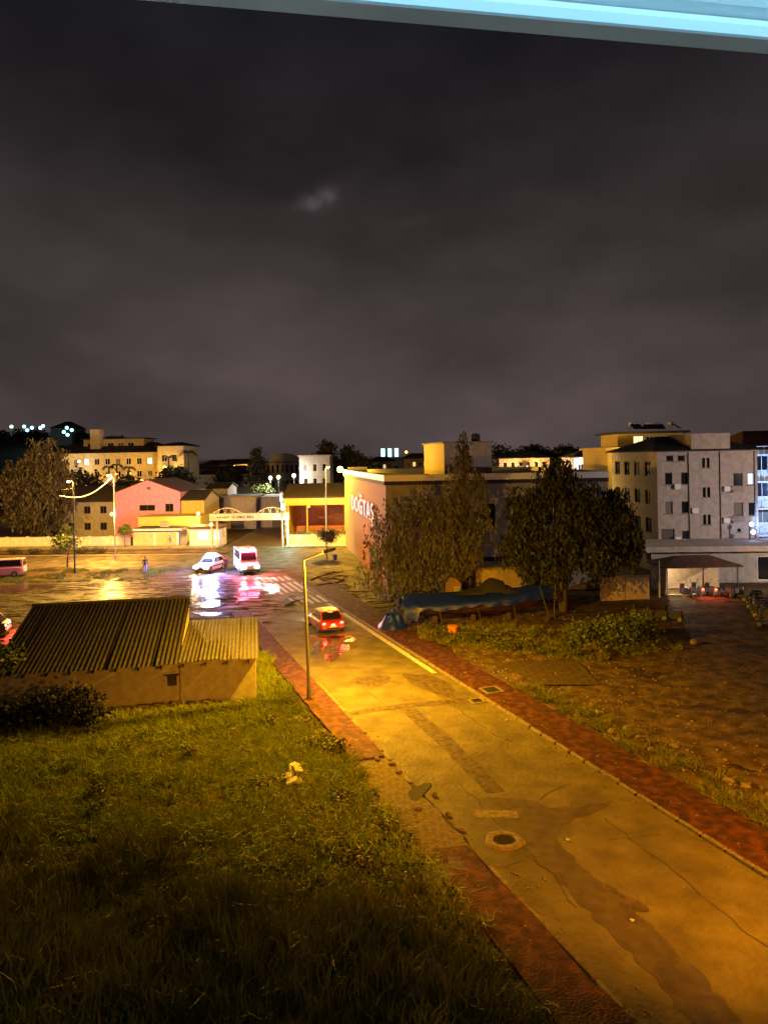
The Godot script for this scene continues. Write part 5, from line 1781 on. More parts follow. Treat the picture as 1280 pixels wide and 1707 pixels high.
# ------------------------------------------------------------------ buildings beyond the roads
func garden_wall(label: String, x0: float, x1: float, o: float, h: float, m: String, called := "garden_wall") -> Node3D:
	var w := thing(called, label, "wall", N((x0 + x1) / 2, o, -0.03), -0.073)
	var L := x1 - x0
	var n := maxi(1, int(round(L / 3.2)))
	for k in n:
		var c := -L / 2 + L * (k + 0.5) / n
		box_part(w, "wall_panel", Vector3(c, h / 2, 0), Vector3(L / n - 0.34, h, 0.2), m)
		box_part(w, "post", Vector3(c - L / n / 2, h / 2 + 0.06, 0), Vector3(0.34, h + 0.12, 0.3), m)
	box_part(w, "coping", Vector3(0, h + 0.04, 0.01), Vector3(L, 0.08, 0.27), "concrete")
	return w

func make_buildings() -> void:
	var o: Node3D
	var st: SurfaceTool
	# pink gabled house
	o = building("pink_house", "pink two-storey house with a wide gable front and small dark windows", "house", [[-43.1, -118.4], [-32.5, -117.6], [-31.6, -130], [-42.2, -131]], 7.05, "wall_pink", {0: [[3.9, 4.15, 2.6, 0.95, 0], [8.15, 3.95, 1.35, 1.3, 0], [5.0, 7.0 - 0.45, 0.01, 0.01, 0]]}, {"roof": "gable", "ridge_across": true, "roof_h": 2.0, "over": 0.15, "roof_mat": "roof_tile", "frame": "frame_dark"})
	box_part(o, "vent", Vector3(-0.25, 7.75, 6.31), Vector3(0.5, 0.4, 0.1), "frame_dark", -0.075)
	st = ST()
	cbx(st, Vector3(-1.0, 9.25, 4.5), Vector3(0.9, 1.0, 0.7), 0.05)
	bx(st, Vector3(-1.0, 9.8, 4.5), Vector3(1.1, 0.12, 0.9))
	obj("chimney", st, M["concrete"], o)
	o = building("house_annexe", "orange side annexe with a sloping dark roof against the pink house", "annexe", [[-32.3, -117.4], [-28.6, -117.1], [-28.2, -126], [-31.7, -126.4]], 5.7, "wall_ochre", {0: [[0.6, 0.0, 1.0, 2.1, 3]]}, {"roof": "gable", "roof_h": 1.4, "over": 0.2, "roof_mat": "roof_dark"})
	o = building("yellow_outbuilding", "flat-roofed yellow outbuilding below the pink house", "outbuilding", [[-37.0, -110.8], [-27.6, -110.1], [-27.3, -116.2], [-36.6, -116.9]], 3.55, "wall_yellow", {0: [[1.2, 1.2, 1.1, 0.9, 0], [4.4, 1.1, 1.4, 1.0, 0]]}, {"over": 0.12, "slab": 0.18, "roof_mat": "wall_yellow"})
	o = building("dark_house", "unlit brown house with a tiled gable roof beside the tall tree", "house", [[-53.0, -121.0], [-44.2, -120.4], [-43.8, -129], [-52.6, -129.6]], 5.6, "wall_grey", {0: grid_windows(1.2, 2.7, 3, 1.0, 2.7, 2, 1.1, 1.2)}, {"roof": "gable", "roof_h": 2.3, "over": 0.5, "roof_mat": "roof_dark", "frame": "frame_dark"})
	garden_wall("long pale plastered garden wall along the main road's far pavement", -70.0, -36.1, 22.3, 1.4, "wall_white")
	# kiosk row with blue trim
	o = thing("kiosk", "low kiosk with a white overhanging slab and a blue painted trim", "kiosk", N(-32.1, 23.0, -0.03), -0.073)
	box_part(o, "wall", Vector3(0, 1.1, 0), Vector3(6.6, 2.2, 3.0), "wall_white")
	box_part(o, "roof_slab", Vector3(0, 2.38, 0.1), Vector3(7.5, 0.26, 3.8), "wall_white")
	box_part(o, "roof_cover", Vector3(0.2, 2.57, -0.1), Vector3(6.9, 0.12, 3.2), "roof_dark")
	box_part(o, "blue_trim", Vector3(0, 2.16, 1.57), Vector3(6.7, 0.18, 0.12), "stripe_blue")
	box_part(o, "blue_trim", Vector3(3.26, 1.05, 1.56), Vector3(0.14, 2.04, 0.12), "stripe_blue")
	for x in [-2.0, 1.3]:
		box_part(o, "shutter", Vector3(x, 1.05, 1.53), Vector3(2.9, 1.8, 0.08), "wall_beige")
	box_part(o, "roof_tank", Vector3(0.6, 3.0, 0), Vector3(1.1, 0.75, 0.9), "concrete")
	# gatehouse with a lit window
	o = building("gatehouse", "small gatehouse with a brown overhanging roof and a lit white window", "gatehouse", [xz(N(-27.3, 20.6)), xz(N(-22.9, 20.6)), xz(N(-22.9, 24.4)), xz(N(-27.3, 24.4))], 2.55, "wall_white", {0: [[1.15, 1.0, 1.55, 1.25, 6], [3.55, 0.85, 0.7, 1.45, 6]], 1: [[1.2, 1.0, 1.2, 1.1, 0]]}, {"over": 0.35, "slab": 0.26, "roof_mat": "roof_rust"})
	# the arched gate
	o = thing("gate_arch", "long gate beam with two arched trusses over the site entrance", "gate", N(-18.6, 19.6, -0.03), -0.045)
	box_part(o, "beam", Vector3(0, 4.15, 0), Vector3(11.0, 0.95, 0.5), "wall_beige")
	for s in [-1.0, 1.0]:
		for k in 2:
			st = ST()
			tube(st, [Vector3(0, -0.02, 0), Vector3(0, 3.7, 0)], [0.14, 0.12], 8)
			obj("post", st, M["wall_beige"], o, Vector3(s * (4.5 + k * 0.75), 0, 0))
		st = ST()
		var arc := []
		for i in 9:
			var f := -1.0 + i / 4.0
			arc.append(Vector3(s * 3.1 + f * 2.0, 4.66 + 0.75 * (1.0 - f * f), 0))
		tube(st, arc, [0.06], 6)
		for i in range(1, 8):
			tube(st, [arc[i], Vector3(arc[i].x + 0.25 * (1 if i % 2 else -1), 4.6, 0)], [0.04, 0.04], 5)
		obj("truss", st, M["wall_beige"], o)
	# the dark characters on the beam, too small to read
	rng.seed = 12
	var cx := -4.3
	for k in 15:
		var w := rng.randf_range(0.14, 0.30)
		if k in [6, 8, 12]:
			cx += 0.22
		box_part(o, "letter", Vector3(cx, 4.15 + rng.randf_range(-0.03, 0.03), 0.255), Vector3(w, rng.randf_range(0.22, 0.36), 0.02), "frame_dark")
		cx += w + 0.08
	# market hall with open front
	o = thing("market_hall", "open-fronted market hall with a yellow fascia and a dark sloping roof", "hall", N(-10.2, 29.5, -0.03), -0.03)
	box_part(o, "back_wall", Vector3(0, 2.6, -7.0), Vector3(9.4, 5.2, 0.25), "wall_orange")
	for s in [-1.0, 1.0]:
		box_part(o, "side_wall", Vector3(s * 4.75, 2.6, -3.5), Vector3(0.25, 5.2, 7.2), "wall_ochre")
	box_part(o, "fascia", Vector3(0, 5.55, 0.15), Vector3(10.0, 1.05, 0.3), "wall_yellow")
	st = ST()
	prism(st, [[0.5, 6.12], [0.5, 6.30], [-5.5, 8.1], [-8.5, 6.6], [-8.5, 6.3], [-5.5, 7.8]], -5.1, 5.1, Transform3D(Basis(Vector3(0, 0, 1), Vector3(0, 1, 0), Vector3(-1, 0, 0)), Vector3.ZERO))
	obj("roof", st, M["roof_dark"], o)
	for k in 4:
		st = ST()
		tube(st, [Vector3(-4.3 + k * 2.85, -0.02, 0.1), Vector3(-4.3 + k * 2.85, 5.05, 0.1)], [0.12, 0.12], 8)
		obj("column", st, M["wall_ochre"], o)
	box_part(o, "counter", Vector3(0.6, 0.9, -1.2), Vector3(7.6, 1.8, 0.5), "wall_orange")
	box_part(o, "awning", Vector3(2.3, 3.1, -0.8), Vector3(4.2, 0.1, 1.6), "roof_rust")
	garden_wall("yellow-lit low wall with a hedge before the market hall", -13.2, -3.9, 21.6, 1.35, "wall_yellow")
	tree("hedge", "trimmed hedge growing along the low wall of the market hall", N(-8.6, 22.6, 0.0), 0.04, 0.5, [[-2.3, 1.25, 0, 2.4, 0.55, 0.5, 90], [2.0, 1.2, 0, 2.4, 0.55, 0.5, 90]], "bushleaf", 26, 0.14, 0.0, 0.3, 140, "", "hedge", 3)
	# furniture shop with its lettering
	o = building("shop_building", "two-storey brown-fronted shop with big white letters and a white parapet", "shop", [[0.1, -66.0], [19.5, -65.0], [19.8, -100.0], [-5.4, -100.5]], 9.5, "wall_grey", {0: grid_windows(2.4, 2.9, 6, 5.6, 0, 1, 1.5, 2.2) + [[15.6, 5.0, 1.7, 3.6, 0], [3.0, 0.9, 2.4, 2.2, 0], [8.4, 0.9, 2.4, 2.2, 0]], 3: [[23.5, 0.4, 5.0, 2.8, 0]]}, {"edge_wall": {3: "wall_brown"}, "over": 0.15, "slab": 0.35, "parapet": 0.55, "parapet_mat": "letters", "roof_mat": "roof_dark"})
	var tm := TextMesh.new()
	tm.text = "DOĞTAŞ"
	var fnt := SystemFont.new()
	fnt.font_names = PackedStringArray(["Droid Sans"])
	fnt.font_weight = 700
	tm.font = fnt
	tm.font_size = 64
	tm.pixel_size = 0.036
	tm.depth = 0.12
	var lt := obj("lettering", tm, M["letters"], o)
	var e := Vector3(5.5, 0, 34.5).normalized()
	var mid: Vector3 = o.position
	lt.transform = Transform3D(Basis(e * 2.2, Vector3.UP * 1.05, Vector3(-e.z, 0, e.x)), Vector3(-5.4, 6.5, -100.5) + e * 18.4 + Vector3(-e.z, 0, e.x) * 0.08 - Vector3(mid.x, 0, mid.z))
	box_part(o, "parapet_stub", Vector3(-5.0, 10.3, -100.2) + Vector3(1.4, 0, 0.4) - Vector3(mid.x, 0, mid.z), Vector3(2.6, 0.9, 0.3), "letters")
	o = building("stair_tower", "box-shaped stair tower standing on the shop's flat roof", "tower", [[6.5, -80.0], [11.6, -79.7], [11.6, -90.0], [4.9, -90.3]], 3.5, "wall_apt", {}, {"y0": 9.9, "edge_wall": {3: "wall_yellow"}, "over": 0.2, "slab": 0.15})  # left wall painted yellow for the lamp light falling on that side
	st = ST()
	tube(st, [Vector3(0, 0, 0), Vector3(0, 0.8, 0), Vector3(0, 0.95, 0)], [0.5, 0.5, 0.2], 12)
	tag(obj("water_tank", st, M["roof_dark"], null, Vector3(10.2, 13.46, -82.0)), "dark round water tank on top of the stair tower", "tank")
	# low annexe and yard walls behind the boat
	o = building("yard_store", "low beige store with a projecting flat roof behind the boat", "store", [[7.6, -61.6], [14.9, -61.2], [15.0, -64.2], [7.7, -64.6]], 2.55, "wall_beige", {0: [[5.3, 0.0, 1.1, 2.0, 3]]}, {"over": 0.35, "slab": 0.16})
	o = thing("yard_wall", "short mossy plaster wall at the back of the yard", "wall", Vector3(19.3, -0.03, -60.0), 0.02)
	for k in 2:
		box_part(o, "wall_panel", Vector3(-1.0 + k * 2.0, 0.95, 0), Vector3(1.95, 1.9, 0.22), "wall_beige")
	box_part(o, "coping", Vector3(0, 1.95, 0), Vector3(4.1, 0.1, 0.32), "concrete")
	o = thing("yard_post", "thin white metal post in the yard before the apartment block", "post", Vector3(22.3, -0.03, -60.5))
	st = ST()
	tube(st, [Vector3.ZERO, Vector3(0, 3.0, 0)], [0.07, 0.06], 8)
	obj("shaft", st, M["frame_white"], o)
	st = ST()
	ball(st, Vector3(0, 3.04, 0), Vector3(0.08, 0.06, 0.08), 8, 5)
	obj("cap", st, M["frame_white"], o)
	# apartment block
	var w0 := [[0.75, 8.75, 0.7, 1.2, 0], [2.3, 8.75, 0.65, 1.2, 0], [0.75, 5.9, 0.7, 1.2, 7], [2.3, 5.9, 0.65, 1.2, 0], [2.3, 3.0, 0.65, 1.2, 0], [0.3, 2.4, 1.3, 2.0, 3], [7.3, 8.5, 0.9, 1.3, 0], [9.0 - 0.35, 8.6, 0.7, 1.2, 2], [7.3, 5.6, 0.9, 1.3, 7], [8.7, 5.6, 0.65, 1.3, 0], [7.6, 4.0, 0.35, 0.35, 0], [0.9, 11.05, 0.7, 0.6, 0], [2.0, 11.05, 0.7, 0.6, 0]]
	for y in [10.35, 7.45, 4.75]:
		w0.append([4.35, y, 0.30, 1.0, 0])
		w0.append([4.78, y, 0.30, 1.0, 0])
	o = building("apartment_block", "four-storey pinkish plaster apartment block with a raised stair tower", "apartment block", [[26.9, -73.0], [36.5, -72.4], [36.9, -86.0], [26.0, -84.6]], 12.0, "wall_apt", {0: w0, 3: grid_windows(1.0, 2.6, 4, 1.0, 2.85, 4, 1.4, 1.5)}, {"roof": "hip", "inset": 3.0, "roof_h": 1.5, "over": 0.55, "roof_mat": "roof_dark", "frame": "frame_dark"})
	mid = o.position
	st = ST()
	wall_run(st, Vector2(30.2, -72.70) - Vector2(mid.x, mid.z), Vector2(33.9, -72.47) - Vector2(mid.x, mid.z), 1.75, [], 12.0)
	wall_run(st, Vector2(33.9, -72.47) - Vector2(mid.x, mid.z), Vector2(34.1, -79.0) - Vector2(mid.x, mid.z), 1.75, [], 12.0)
	wall_run(st, Vector2(34.1, -79.0) - Vector2(mid.x, mid.z), Vector2(30.4, -79.2) - Vector2(mid.x, mid.z), 1.75, [], 12.0)
	wall_run(st, Vector2(30.4, -79.2) - Vector2(mid.x, mid.z), Vector2(30.2, -72.70) - Vector2(mid.x, mid.z), 1.75, [], 12.0)
	flat(st, [[30.2 - mid.x, -72.70 - mid.z], [33.9 - mid.x, -72.47 - mid.z], [34.1 - mid.x, -79.0 - mid.z], [30.4 - mid.x, -79.2 - mid.z]], 13.75)
	obj("stair_tower", st, M["wall_apt"], o)
	for b in [[2.55, 2.55, 2.8], [7.6, 5.05, 1.9], [7.6, 8.0, 1.9]]:
		var t := Transform3D(Basis(Vector3(0.998, 0, 0.0624), Vector3.UP, Vector3(-0.0624, 0, 0.998)), Vector3(26.9 - mid.x, 0, -73.0 - mid.z))
		st = ST()
		bx(st, Vector3(b[0], b[1], 0.28), Vector3(b[2] * 0.6, 0.14, 0.56), t)
		bx(st, Vector3(b[0], b[1] + 0.5, 0.54), Vector3(b[2] * 0.6, 0.06, 0.04), t)
		for k in 7:
			bx(st, Vector3(b[0] - b[2] * 0.28 + k * b[2] * 0.093, b[1] + 0.28, 0.54), Vector3(0.03, 0.42, 0.03), t)
		obj("balcony", st, M["wall_grey"], o)
	var ft := Transform3D(Basis(Vector3(0.998, 0, 0.0624), Vector3.UP, Vector3(-0.0624, 0, 0.998)), Vector3(26.9 - mid.x, 0, -73.0 - mid.z))
	for q in [[1.85, 8.6], [3.5, 6.2], [6.6, 8.3], [6.5, 5.2], [1.8, 3.4]]:
		st = ST()
		cbx(st, Vector3(q[0], q[1], 0.2), Vector3(0.62, 0.46, 0.28), 0.03, ft)
		bx(st, Vector3(q[0], q[1] - 0.28, 0.16), Vector3(0.5, 0.05, 0.3), ft)
		obj("air_conditioner", st, M["frame_white"], o)
	for x in [3.05, 6.05, 9.35]:
		st = ST()
		tube(st, [ft * Vector3(x, 0.1, 0.09), ft * Vector3(x, 11.9, 0.09)], [0.06, 0.06], 7)
		obj("drainpipe", st, M["wall_grey"], o)
	for q in w0:
		st = ST()
		bx(st, Vector3(q[0] + q[2] / 2, q[1] - 0.04, 0.07), Vector3(q[2] + 0.2, 0.07, 0.2), ft)
		obj("window_sill", st, M["concrete"], o)
	for k in 3:
		st = ST()
		bx(st, Vector3(2.0 + k * 0.32, 3.15, 0.62), Vector3(0.26, 0.5 + 0.1 * k, 0.02), ft)
		obj("laundry", st, M[["curtain", "frame_white", "stripe_blue"][k]], o)
	o = building("ground_annexe", "long single-storey annexe with a flat roof along the apartment block's foot", "annexe", [[24.2, -67.5], [38.6, -66.6], [38.9, -72.0], [26.0, -72.6]], 2.9, "wall_grey", {0: [[9.4, 0.2, 2.2, 2.2, 0], [12.1, 0.2, 1.8, 2.2, 0]]}, {"over": 0.5, "slab": 0.5, "roof_mat": "wall_apt"})
	# lit shelter for the motor scooters
	o = thing("shelter", "lit open shelter with a white side wall and a brown hipped roof", "shelter", Vector3(26.3, -0.03, -63.3), 0.02)
	box_part(o, "side_wall", Vector3(-3.0, 1.2, 0), Vector3(0.15, 2.4, 3.4), "wall_white")
	box_part(o, "back_wall", Vector3(0, 1.2, -1.65), Vector3(5.85, 2.4, 0.15), "wall_beige")
	st = ST()
	var rr := [Vector3(-3.4, 2.42, 2.1), Vector3(3.3, 2.42, 2.1), Vector3(3.3, 2.42, -2.0), Vector3(-3.4, 2.42, -2.0), Vector3(-1.4, 3.12, 0), Vector3(1.3, 3.12, 0)]
	for f in [[0, 1, 5, 4], [3, 2, 5, 4]]:
		var n: Vector3 = (rr[f[1]] - rr[f[0]]).cross(rr[f[3]] - rr[f[0]]).normalized()
		quad(st, rr[f[0]], rr[f[1]], rr[f[2]], rr[f[3]], n if n.y > 0 else -n)
	for f in [[0, 3, 4], [1, 2, 5]]:
		var n: Vector3 = (rr[f[1]] - rr[f[0]]).cross(rr[f[2]] - rr[f[0]]).normalized()
		tri(st, rr[f[0]], rr[f[1]], rr[f[2]], n if n.y > 0 else -n)
	bx(st, Vector3(-0.05, 2.36, 0.05), Vector3(6.6, 0.1, 4.0))
	obj("roof", st, M["roof_rust"], o)
	for x in [0.0, 2.9]:
		box_part(o, "post", Vector3(x, 1.17, 1.75), Vector3(0.12, 2.34, 0.12), "frame_dark")
	box_part(o, "kerb", Vector3(-1.9, 0.10, 2.1), Vector3(2.4, 0.18, 0.22), "frame_white")
	for a in [[-2.5, 2.14, 0.5]]:
		st = ST()
		ball(st, Vector3.ZERO, Vector3(0.12, 0.10, 0.12), 10, 6)
		var bl := obj("bulb", st, M["g_warm"], o, Vector3(a[0], a[1], a[2]))
		omni(bl, Vector3.ZERO, [1.0, 0.80, 0.58], 14.0, 0.1)
	# blocks behind the apartment block
	o = building("rounded_block", "yellow-lit block with a set-back roof storey behind the apartment block", "building", [[29.0, -96.0], [33.0, -94.0], [42.0, -94.0], [42.0, -108.0], [29.0, -108.0]], 12.4, "wall_ochre", {1: grid_windows(0.8, 1.9, 4, 9.8, 0, 1, 1.0, 1.4)}, {"over": 0.4, "roof_mat": "wall_ochre"})
	o = building("roof_storey", "set-back roof storey with one bright window above the rounded block", "building", [[30.8, -97.5], [39.0, -96.5], [39.0, -105.0], [30.8, -105.0]], 1.75, "wall_ochre", {0: [[2.0, 0.45, 1.3, 1.0, 4], [3.6, 0.4, 1.0, 1.0, 0], [5.6, 0.4, 1.0, 1.0, 0]]}, {"y0": 12.7, "over": 0.7, "slab": 0.3, "roof_mat": "roof_dark"})
	for k in 4:
		var sh := thing("solar_heater", "solar water heater with a tank on the set-back roof storey", "solar heater", Vector3([33.4, 35.9, 37.1, 38.4][k], 14.98, -98.8 - (k % 3) * 0.9), [0.3, -0.5, 0.1, 0.9][k], "solar heaters on the roof")
		st = ST()
		tube(st, [Vector3(-0.6, 0.75, 0), Vector3(0.6, 0.75, 0)], [0.24, 0.24], 10)
		obj("tank", st, M["wall_white"], sh)
		st = ST()
		prism(st, [[0.2, 0.7], [0.24, 0.74], [1.2, 0.08], [1.16, 0.04]], -0.8, 0.8, Transform3D(Basis(Vector3(0, 0, 1), Vector3(0, 1, 0), Vector3(-1, 0, 0)), Vector3.ZERO))
		obj("collector", st, M["glass_dark"], sh)
		st = ST()
		for sx in [-0.5, 0.5]:
			tube(st, [Vector3(sx, 0, -0.1), Vector3(sx, 0.6, 0)], [0.03, 0.03], 5)
		obj("stand", st, M["dark_pole"], sh)
	o = building("blue_lit_block", "white balcony block bathed in blue light at the street's end", "building", [[40.2, -82.0], [56.0, -81.0], [56.0, -96.0], [41.5, -96.0]], 12.0, "wall_white", {0: grid_windows(0.9, 2.4, 5, 1.0, 2.9, 4, 1.4, 1.7, {6: 2, 11: 2, 17: 2}), 3: grid_windows(1.5, 4.0, 3, 1.2, 2.9, 4, 1.4, 1.5)}, {"roof": "hip", "inset": 3.0, "roof_h": 2.2, "over": 0.7, "roof_mat": "roof_tile"})
	mid = o.position
	for f in 4:
		st = ST()
		bx(st, Vector3(48.0 - mid.x, 2.75 + f * 2.9, -80.6 - mid.z), Vector3(15.6, 0.2, 1.6))
		bx(st, Vector3(48.0 - mid.x, 3.7 + f * 2.9, -79.85 - mid.z), Vector3(15.6, 0.07, 0.06))
		for k in 26:
			bx(st, Vector3(40.4 + k * 0.6 - mid.x, 3.27 + f * 2.9, -79.85 - mid.z), Vector3(0.05, 0.84, 0.05))
		obj("balcony", st, M["wall_white"], o)
	o = building("white_lit_house", "white-lit house with pale windows between the dark tree and the blocks", "house", [[35.9, -140.0], [43.4, -139.6], [43.4, -150.0], [35.9, -150.0]], 11.2, "wall_white", {0: grid_windows(0.8, 1.7, 4, 8.6, 0, 1, 1.0, 1.4, {1: 2, 2: 2})}, {"roof": "hip", "inset": 3.0, "roof_h": 1.2, "over": 0.4, "roof_mat": "roof_dark"})
	o = building("warm_lit_house", "long house with a warmly lit front on the skyline behind the shop", "house", [[23.3, -150.0], [33.5, -150.0], [33.5, -160.0], [23.3, -160.0]], 11.2, "wall_beige", {0: grid_windows(0.8, 1.6, 6, 9.2, 0, 1, 0.8, 1.3)}, {"roof": "hip", "inset": 3.0, "roof_h": 1.3, "over": 0.5, "roof_mat": "roof_dark"})
	# hotel
	o = building("hotel", "long cream hotel with rows of windows and a deep dark roof", "hotel", [[-80.0, -176.0], [-52.8, -174.5], [-52.0, -188.0], [-79.0, -190.0]], 14.2, "wall_cream", {0: grid_windows(1.2, 2.55, 10, 2.4, 3.0, 4, 1.2, 1.5, {4: 1, 22: 1, 13: 4, 30: 1, 33: 6, 39: 5})}, {"roof": "hip", "inset": 4.0, "roof_h": 2.4, "over": 0.9, "roof_mat": "roof_dark"})
	o = building("hotel_wing", "taller end wing of the cream hotel beside the palms", "hotel", [[-52.6, -172.0], [-46.4, -171.5], [-46.0, -184.0], [-52.0, -185.0]], 15.5, "wall_cream", {0: grid_windows(1.0, 2.4, 2, 2.6, 3.1, 4, 1.2, 1.6)}, {"roof": "hip", "inset": 2.5, "roof_h": 0.9, "over": 0.5, "roof_mat": "roof_dark"})
	o = building("hotel_roof_storey", "pale recessed roof storey on top of the long hotel", "building", [[-73.0, -180.0], [-58.0, -179.0], [-58.0, -187.0], [-73.0, -188.0]], 2.6, "wall_cream", {0: grid_windows(1.0, 2.5, 5, 0.6, 0, 1, 1.5, 1.1)}, {"y0": 15.0, "over": 0.6, "slab": 0.25, "roof_mat": "roof_dark"})
	o = building("lift_tower", "square pale lift tower rising from the hotel roof", "tower", [[-70.4, -177.5], [-68.0, -177.4], [-68.0, -180.0], [-70.4, -180.1]], 5.0, "wall_cream", {}, {"y0": 14.9, "over": 0.1, "slab": 0.12})
	# behind the gate
	o = building("grey_house", "small grey house with a low roof behind the gate", "house", [[-32.4, -135.0], [-28.6, -134.8], [-28.4, -142.0], [-32.2, -142.3]], 6.8, "wall_grey", {0: [[0.8, 4.2, 1.6, 1.1, 0], [0.7, 0.9, 1.2, 1.4, 0]]}, {"roof": "gable", "roof_h": 0.9, "over": 0.3, "roof_mat": "roof_dark", "frame": "frame_dark"})
	o = building("grey_store", "windowless grey store with a flat roof behind the gate", "store", [[-27.9, -128.0], [-22.3, -127.8], [-22.1, -136.0], [-27.7, -136.2]], 5.5, "wall_grey", {0: [[1.0, 0.0, 2.6, 2.8, 3]]}, {"over": 0.2, "slab": 0.2})
	o = building("teal_lit_store", "dark flat store catching teal light from the signal behind the gate", "store", [[-22.0, -130.0], [-15.0, -129.4], [-15.0, -140.0], [-22.0, -140.0]], 5.2, "wall_grey", {0: [[2.0, 0.0, 3.0, 2.8, 3]]}, {"over": 0.25, "slab": 0.2})
	o = building("white_long_house", "long white house under a dark roof beyond the gate", "house", [[-47.5, -190.0], [-31.2, -189.4], [-31.0, -200.0], [-47.3, -200.5]], 8.3, "wall_white", {0: grid_windows(1.2, 2.6, 6, 5.6, 0, 1, 1.0, 1.0)}, {"roof": "hip", "inset": 3.0, "roof_h": 2.0, "over": 0.5, "roof_mat": "roof_dark"})
	o = building("arched_house", "white house with a rounded gable and tall slim windows on the skyline", "house", [[-34.0, -210.0], [-23.2, -209.5], [-23.0, -222.0], [-33.8, -222.5]], 11.0, "wall_white", {0: grid_windows(0.7, 1.35, 7, 8.0, 0, 1, 0.75, 2.4) + grid_windows(0.7, 1.35, 7, 4.0, 0, 1, 0.75, 2.0)}, {"over": 0.3, "slab": 0.2, "roof_mat": "roof_dark"})
	st = ST()
	var ap := []
	for i in 13:
		var f := -1.0 + i / 6.0
		ap.append([f * 4.2, 2.4 * sqrt(maxf(0.0, 1.0 - f * f))])
	prism(st, ap, -5.8, 0.2, Transform3D(Basis.IDENTITY, Vector3(-0.2, 11.2, 6.1)))
	obj("rounded_gable", st, M["wall_white"], o)
	o = building("plain_brown_block", "plain brown block behind the tall lamp post", "building", [[-17.2, -150.0], [-11.0, -149.6], [-11.0, -160.0], [-17.2, -160.0]], 12.4, "wall_grey", {0: grid_windows(0.9, 1.9, 3, 6.5, 2.9, 2, 0.8, 1.5)}, {"over": 0.25, "slab": 0.3})
	o = building("orange_far_house", "distant house with a lit orange front and a low red roof", "house", [[-68.0, -300.0], [-53.0, -300.0], [-53.0, -314.0], [-68.0, -314.0]], 10.2, "wall_beige", {0: grid_windows(1.2, 3.0, 4, 7.4, 0, 1, 1.4, 1.2, {1: 1, 2: 4})}, {"roof": "hip", "inset": 4.0, "roof_h": 2.0, "over": 0.6, "roof_mat": "roof_tile"})
	o = building("far_sign_block", "distant dark flat block carrying three lit panels on its roof", "building", [[-14.0, -302.0], [22.0, -301.0], [22.0, -318.0], [-14.0, -318.0]], 11.0, "wall_grey", {0: grid_windows(2.0, 4.0, 8, 7.0, 0, 1, 1.5, 1.5)}, {"over": 0.4, "slab": 0.4, "roof_mat": "roof_dark"})
	for k in 3:
		o = thing("lit_sign", "tall narrow pale blue lit sign panel on the distant roof", "sign", Vector3(-0.4 + k * 2.75, 11.35, -300.6), 0.0, "lit panels on the distant roof")
		box_part(o, "panel", Vector3(0, 2.3, 0), Vector3(1.5, 3.4, 0.25), "g_cyan")
		for s in [-1.0, 1.0]:
			box_part(o, "post", Vector3(s * 0.6, 0.3, 0), Vector3(0.1, 0.64, 0.1), "dark_pole")
	for q in [["low far house with a red tiled roof and two lit windows behind the shop", 5.5, 12.8, -205.0, 11.4, "roof_tile", {1: 1, 3: 4}], ["far grey house with one warm window on the skyline by the market hall", -4.5, 3.2, -230.0, 10.6, "roof_dark", {2: 1}], ["far pale house with lit windows between the hotel and the white long house", -58.0, -49.5, -235.0, 10.5, "roof_tile", {0: 1, 2: 4}], ["far house with a yellow window right of the conifer", -37.0, -31.5, -260.0, 11.6, "roof_dark", {1: 4}]]:
		building("far_house", q[0], "house", [[q[1], q[3]], [q[2], q[3] + 0.4], [q[2], q[3] - 9.0], [q[1], q[3] - 9.0]], q[4], "wall_beige", {0: grid_windows(0.8, (q[2] - q[1] - 1.0) / 4.0, 4, q[4] - 2.2, 0, 1, 0.9, 1.3, q[6])}, {"roof": "hip", "inset": 2.5, "roof_h": 1.4, "over": 0.5, "roof_mat": q[5]})
	rng.seed = 909
	for k in 14:
		var d := 215.0 + rng.randf() * 90.0
		var x := -62.0 + k * 4.6 + rng.randf() * 2.5 if k < 10 else 22.0 + (k - 10) * 11.0 + rng.randf() * 3.0
		x *= d / 190.0
		var w := rng.randf_range(7.0, 11.0)
		var hh := 12.0 - (d / 1232.0) * rng.randf_range(8.0, 26.0)
		building("rooftop_house", "small distant house among the crowded rooftops beyond the main road", "house", [[x, -d], [x + w, -d], [x + w, -d - 9.0], [x, -d - 9.0]], hh, ["wall_beige", "wall_grey", "wall_white"][k % 3], {0: grid_windows(0.7, (w - 0.8) / 4.0, 4, hh - 2.0, 0, 1, 1.0, 1.2, {rng.randi() % 4: [1, 4, 1, 6][k % 4], 2: [0, 1, 0, 4][k % 4]})}, {"roof": "hip", "inset": 2.5, "roof_h": rng.randf_range(0.9, 1.8), "over": 0.5, "roof_mat": ["roof_tile", "roof_dark"][k % 2], "group": "distant rooftop houses"})
	# hilltop structure
	o = building("hilltop_hall", "dark barrel-roofed hall on the crest of the far hill", "hall", [[-189.0, -420.0], [-177.0, -420.0], [-177.0, -440.0], [-189.0, -440.0]], 12.0, "wall_grey", {}, {"y0": 20.0, "roof": "hip", "inset": 5.0, "roof_h": 4.0, "over": 0.5, "roof_mat": "roof_dark"})

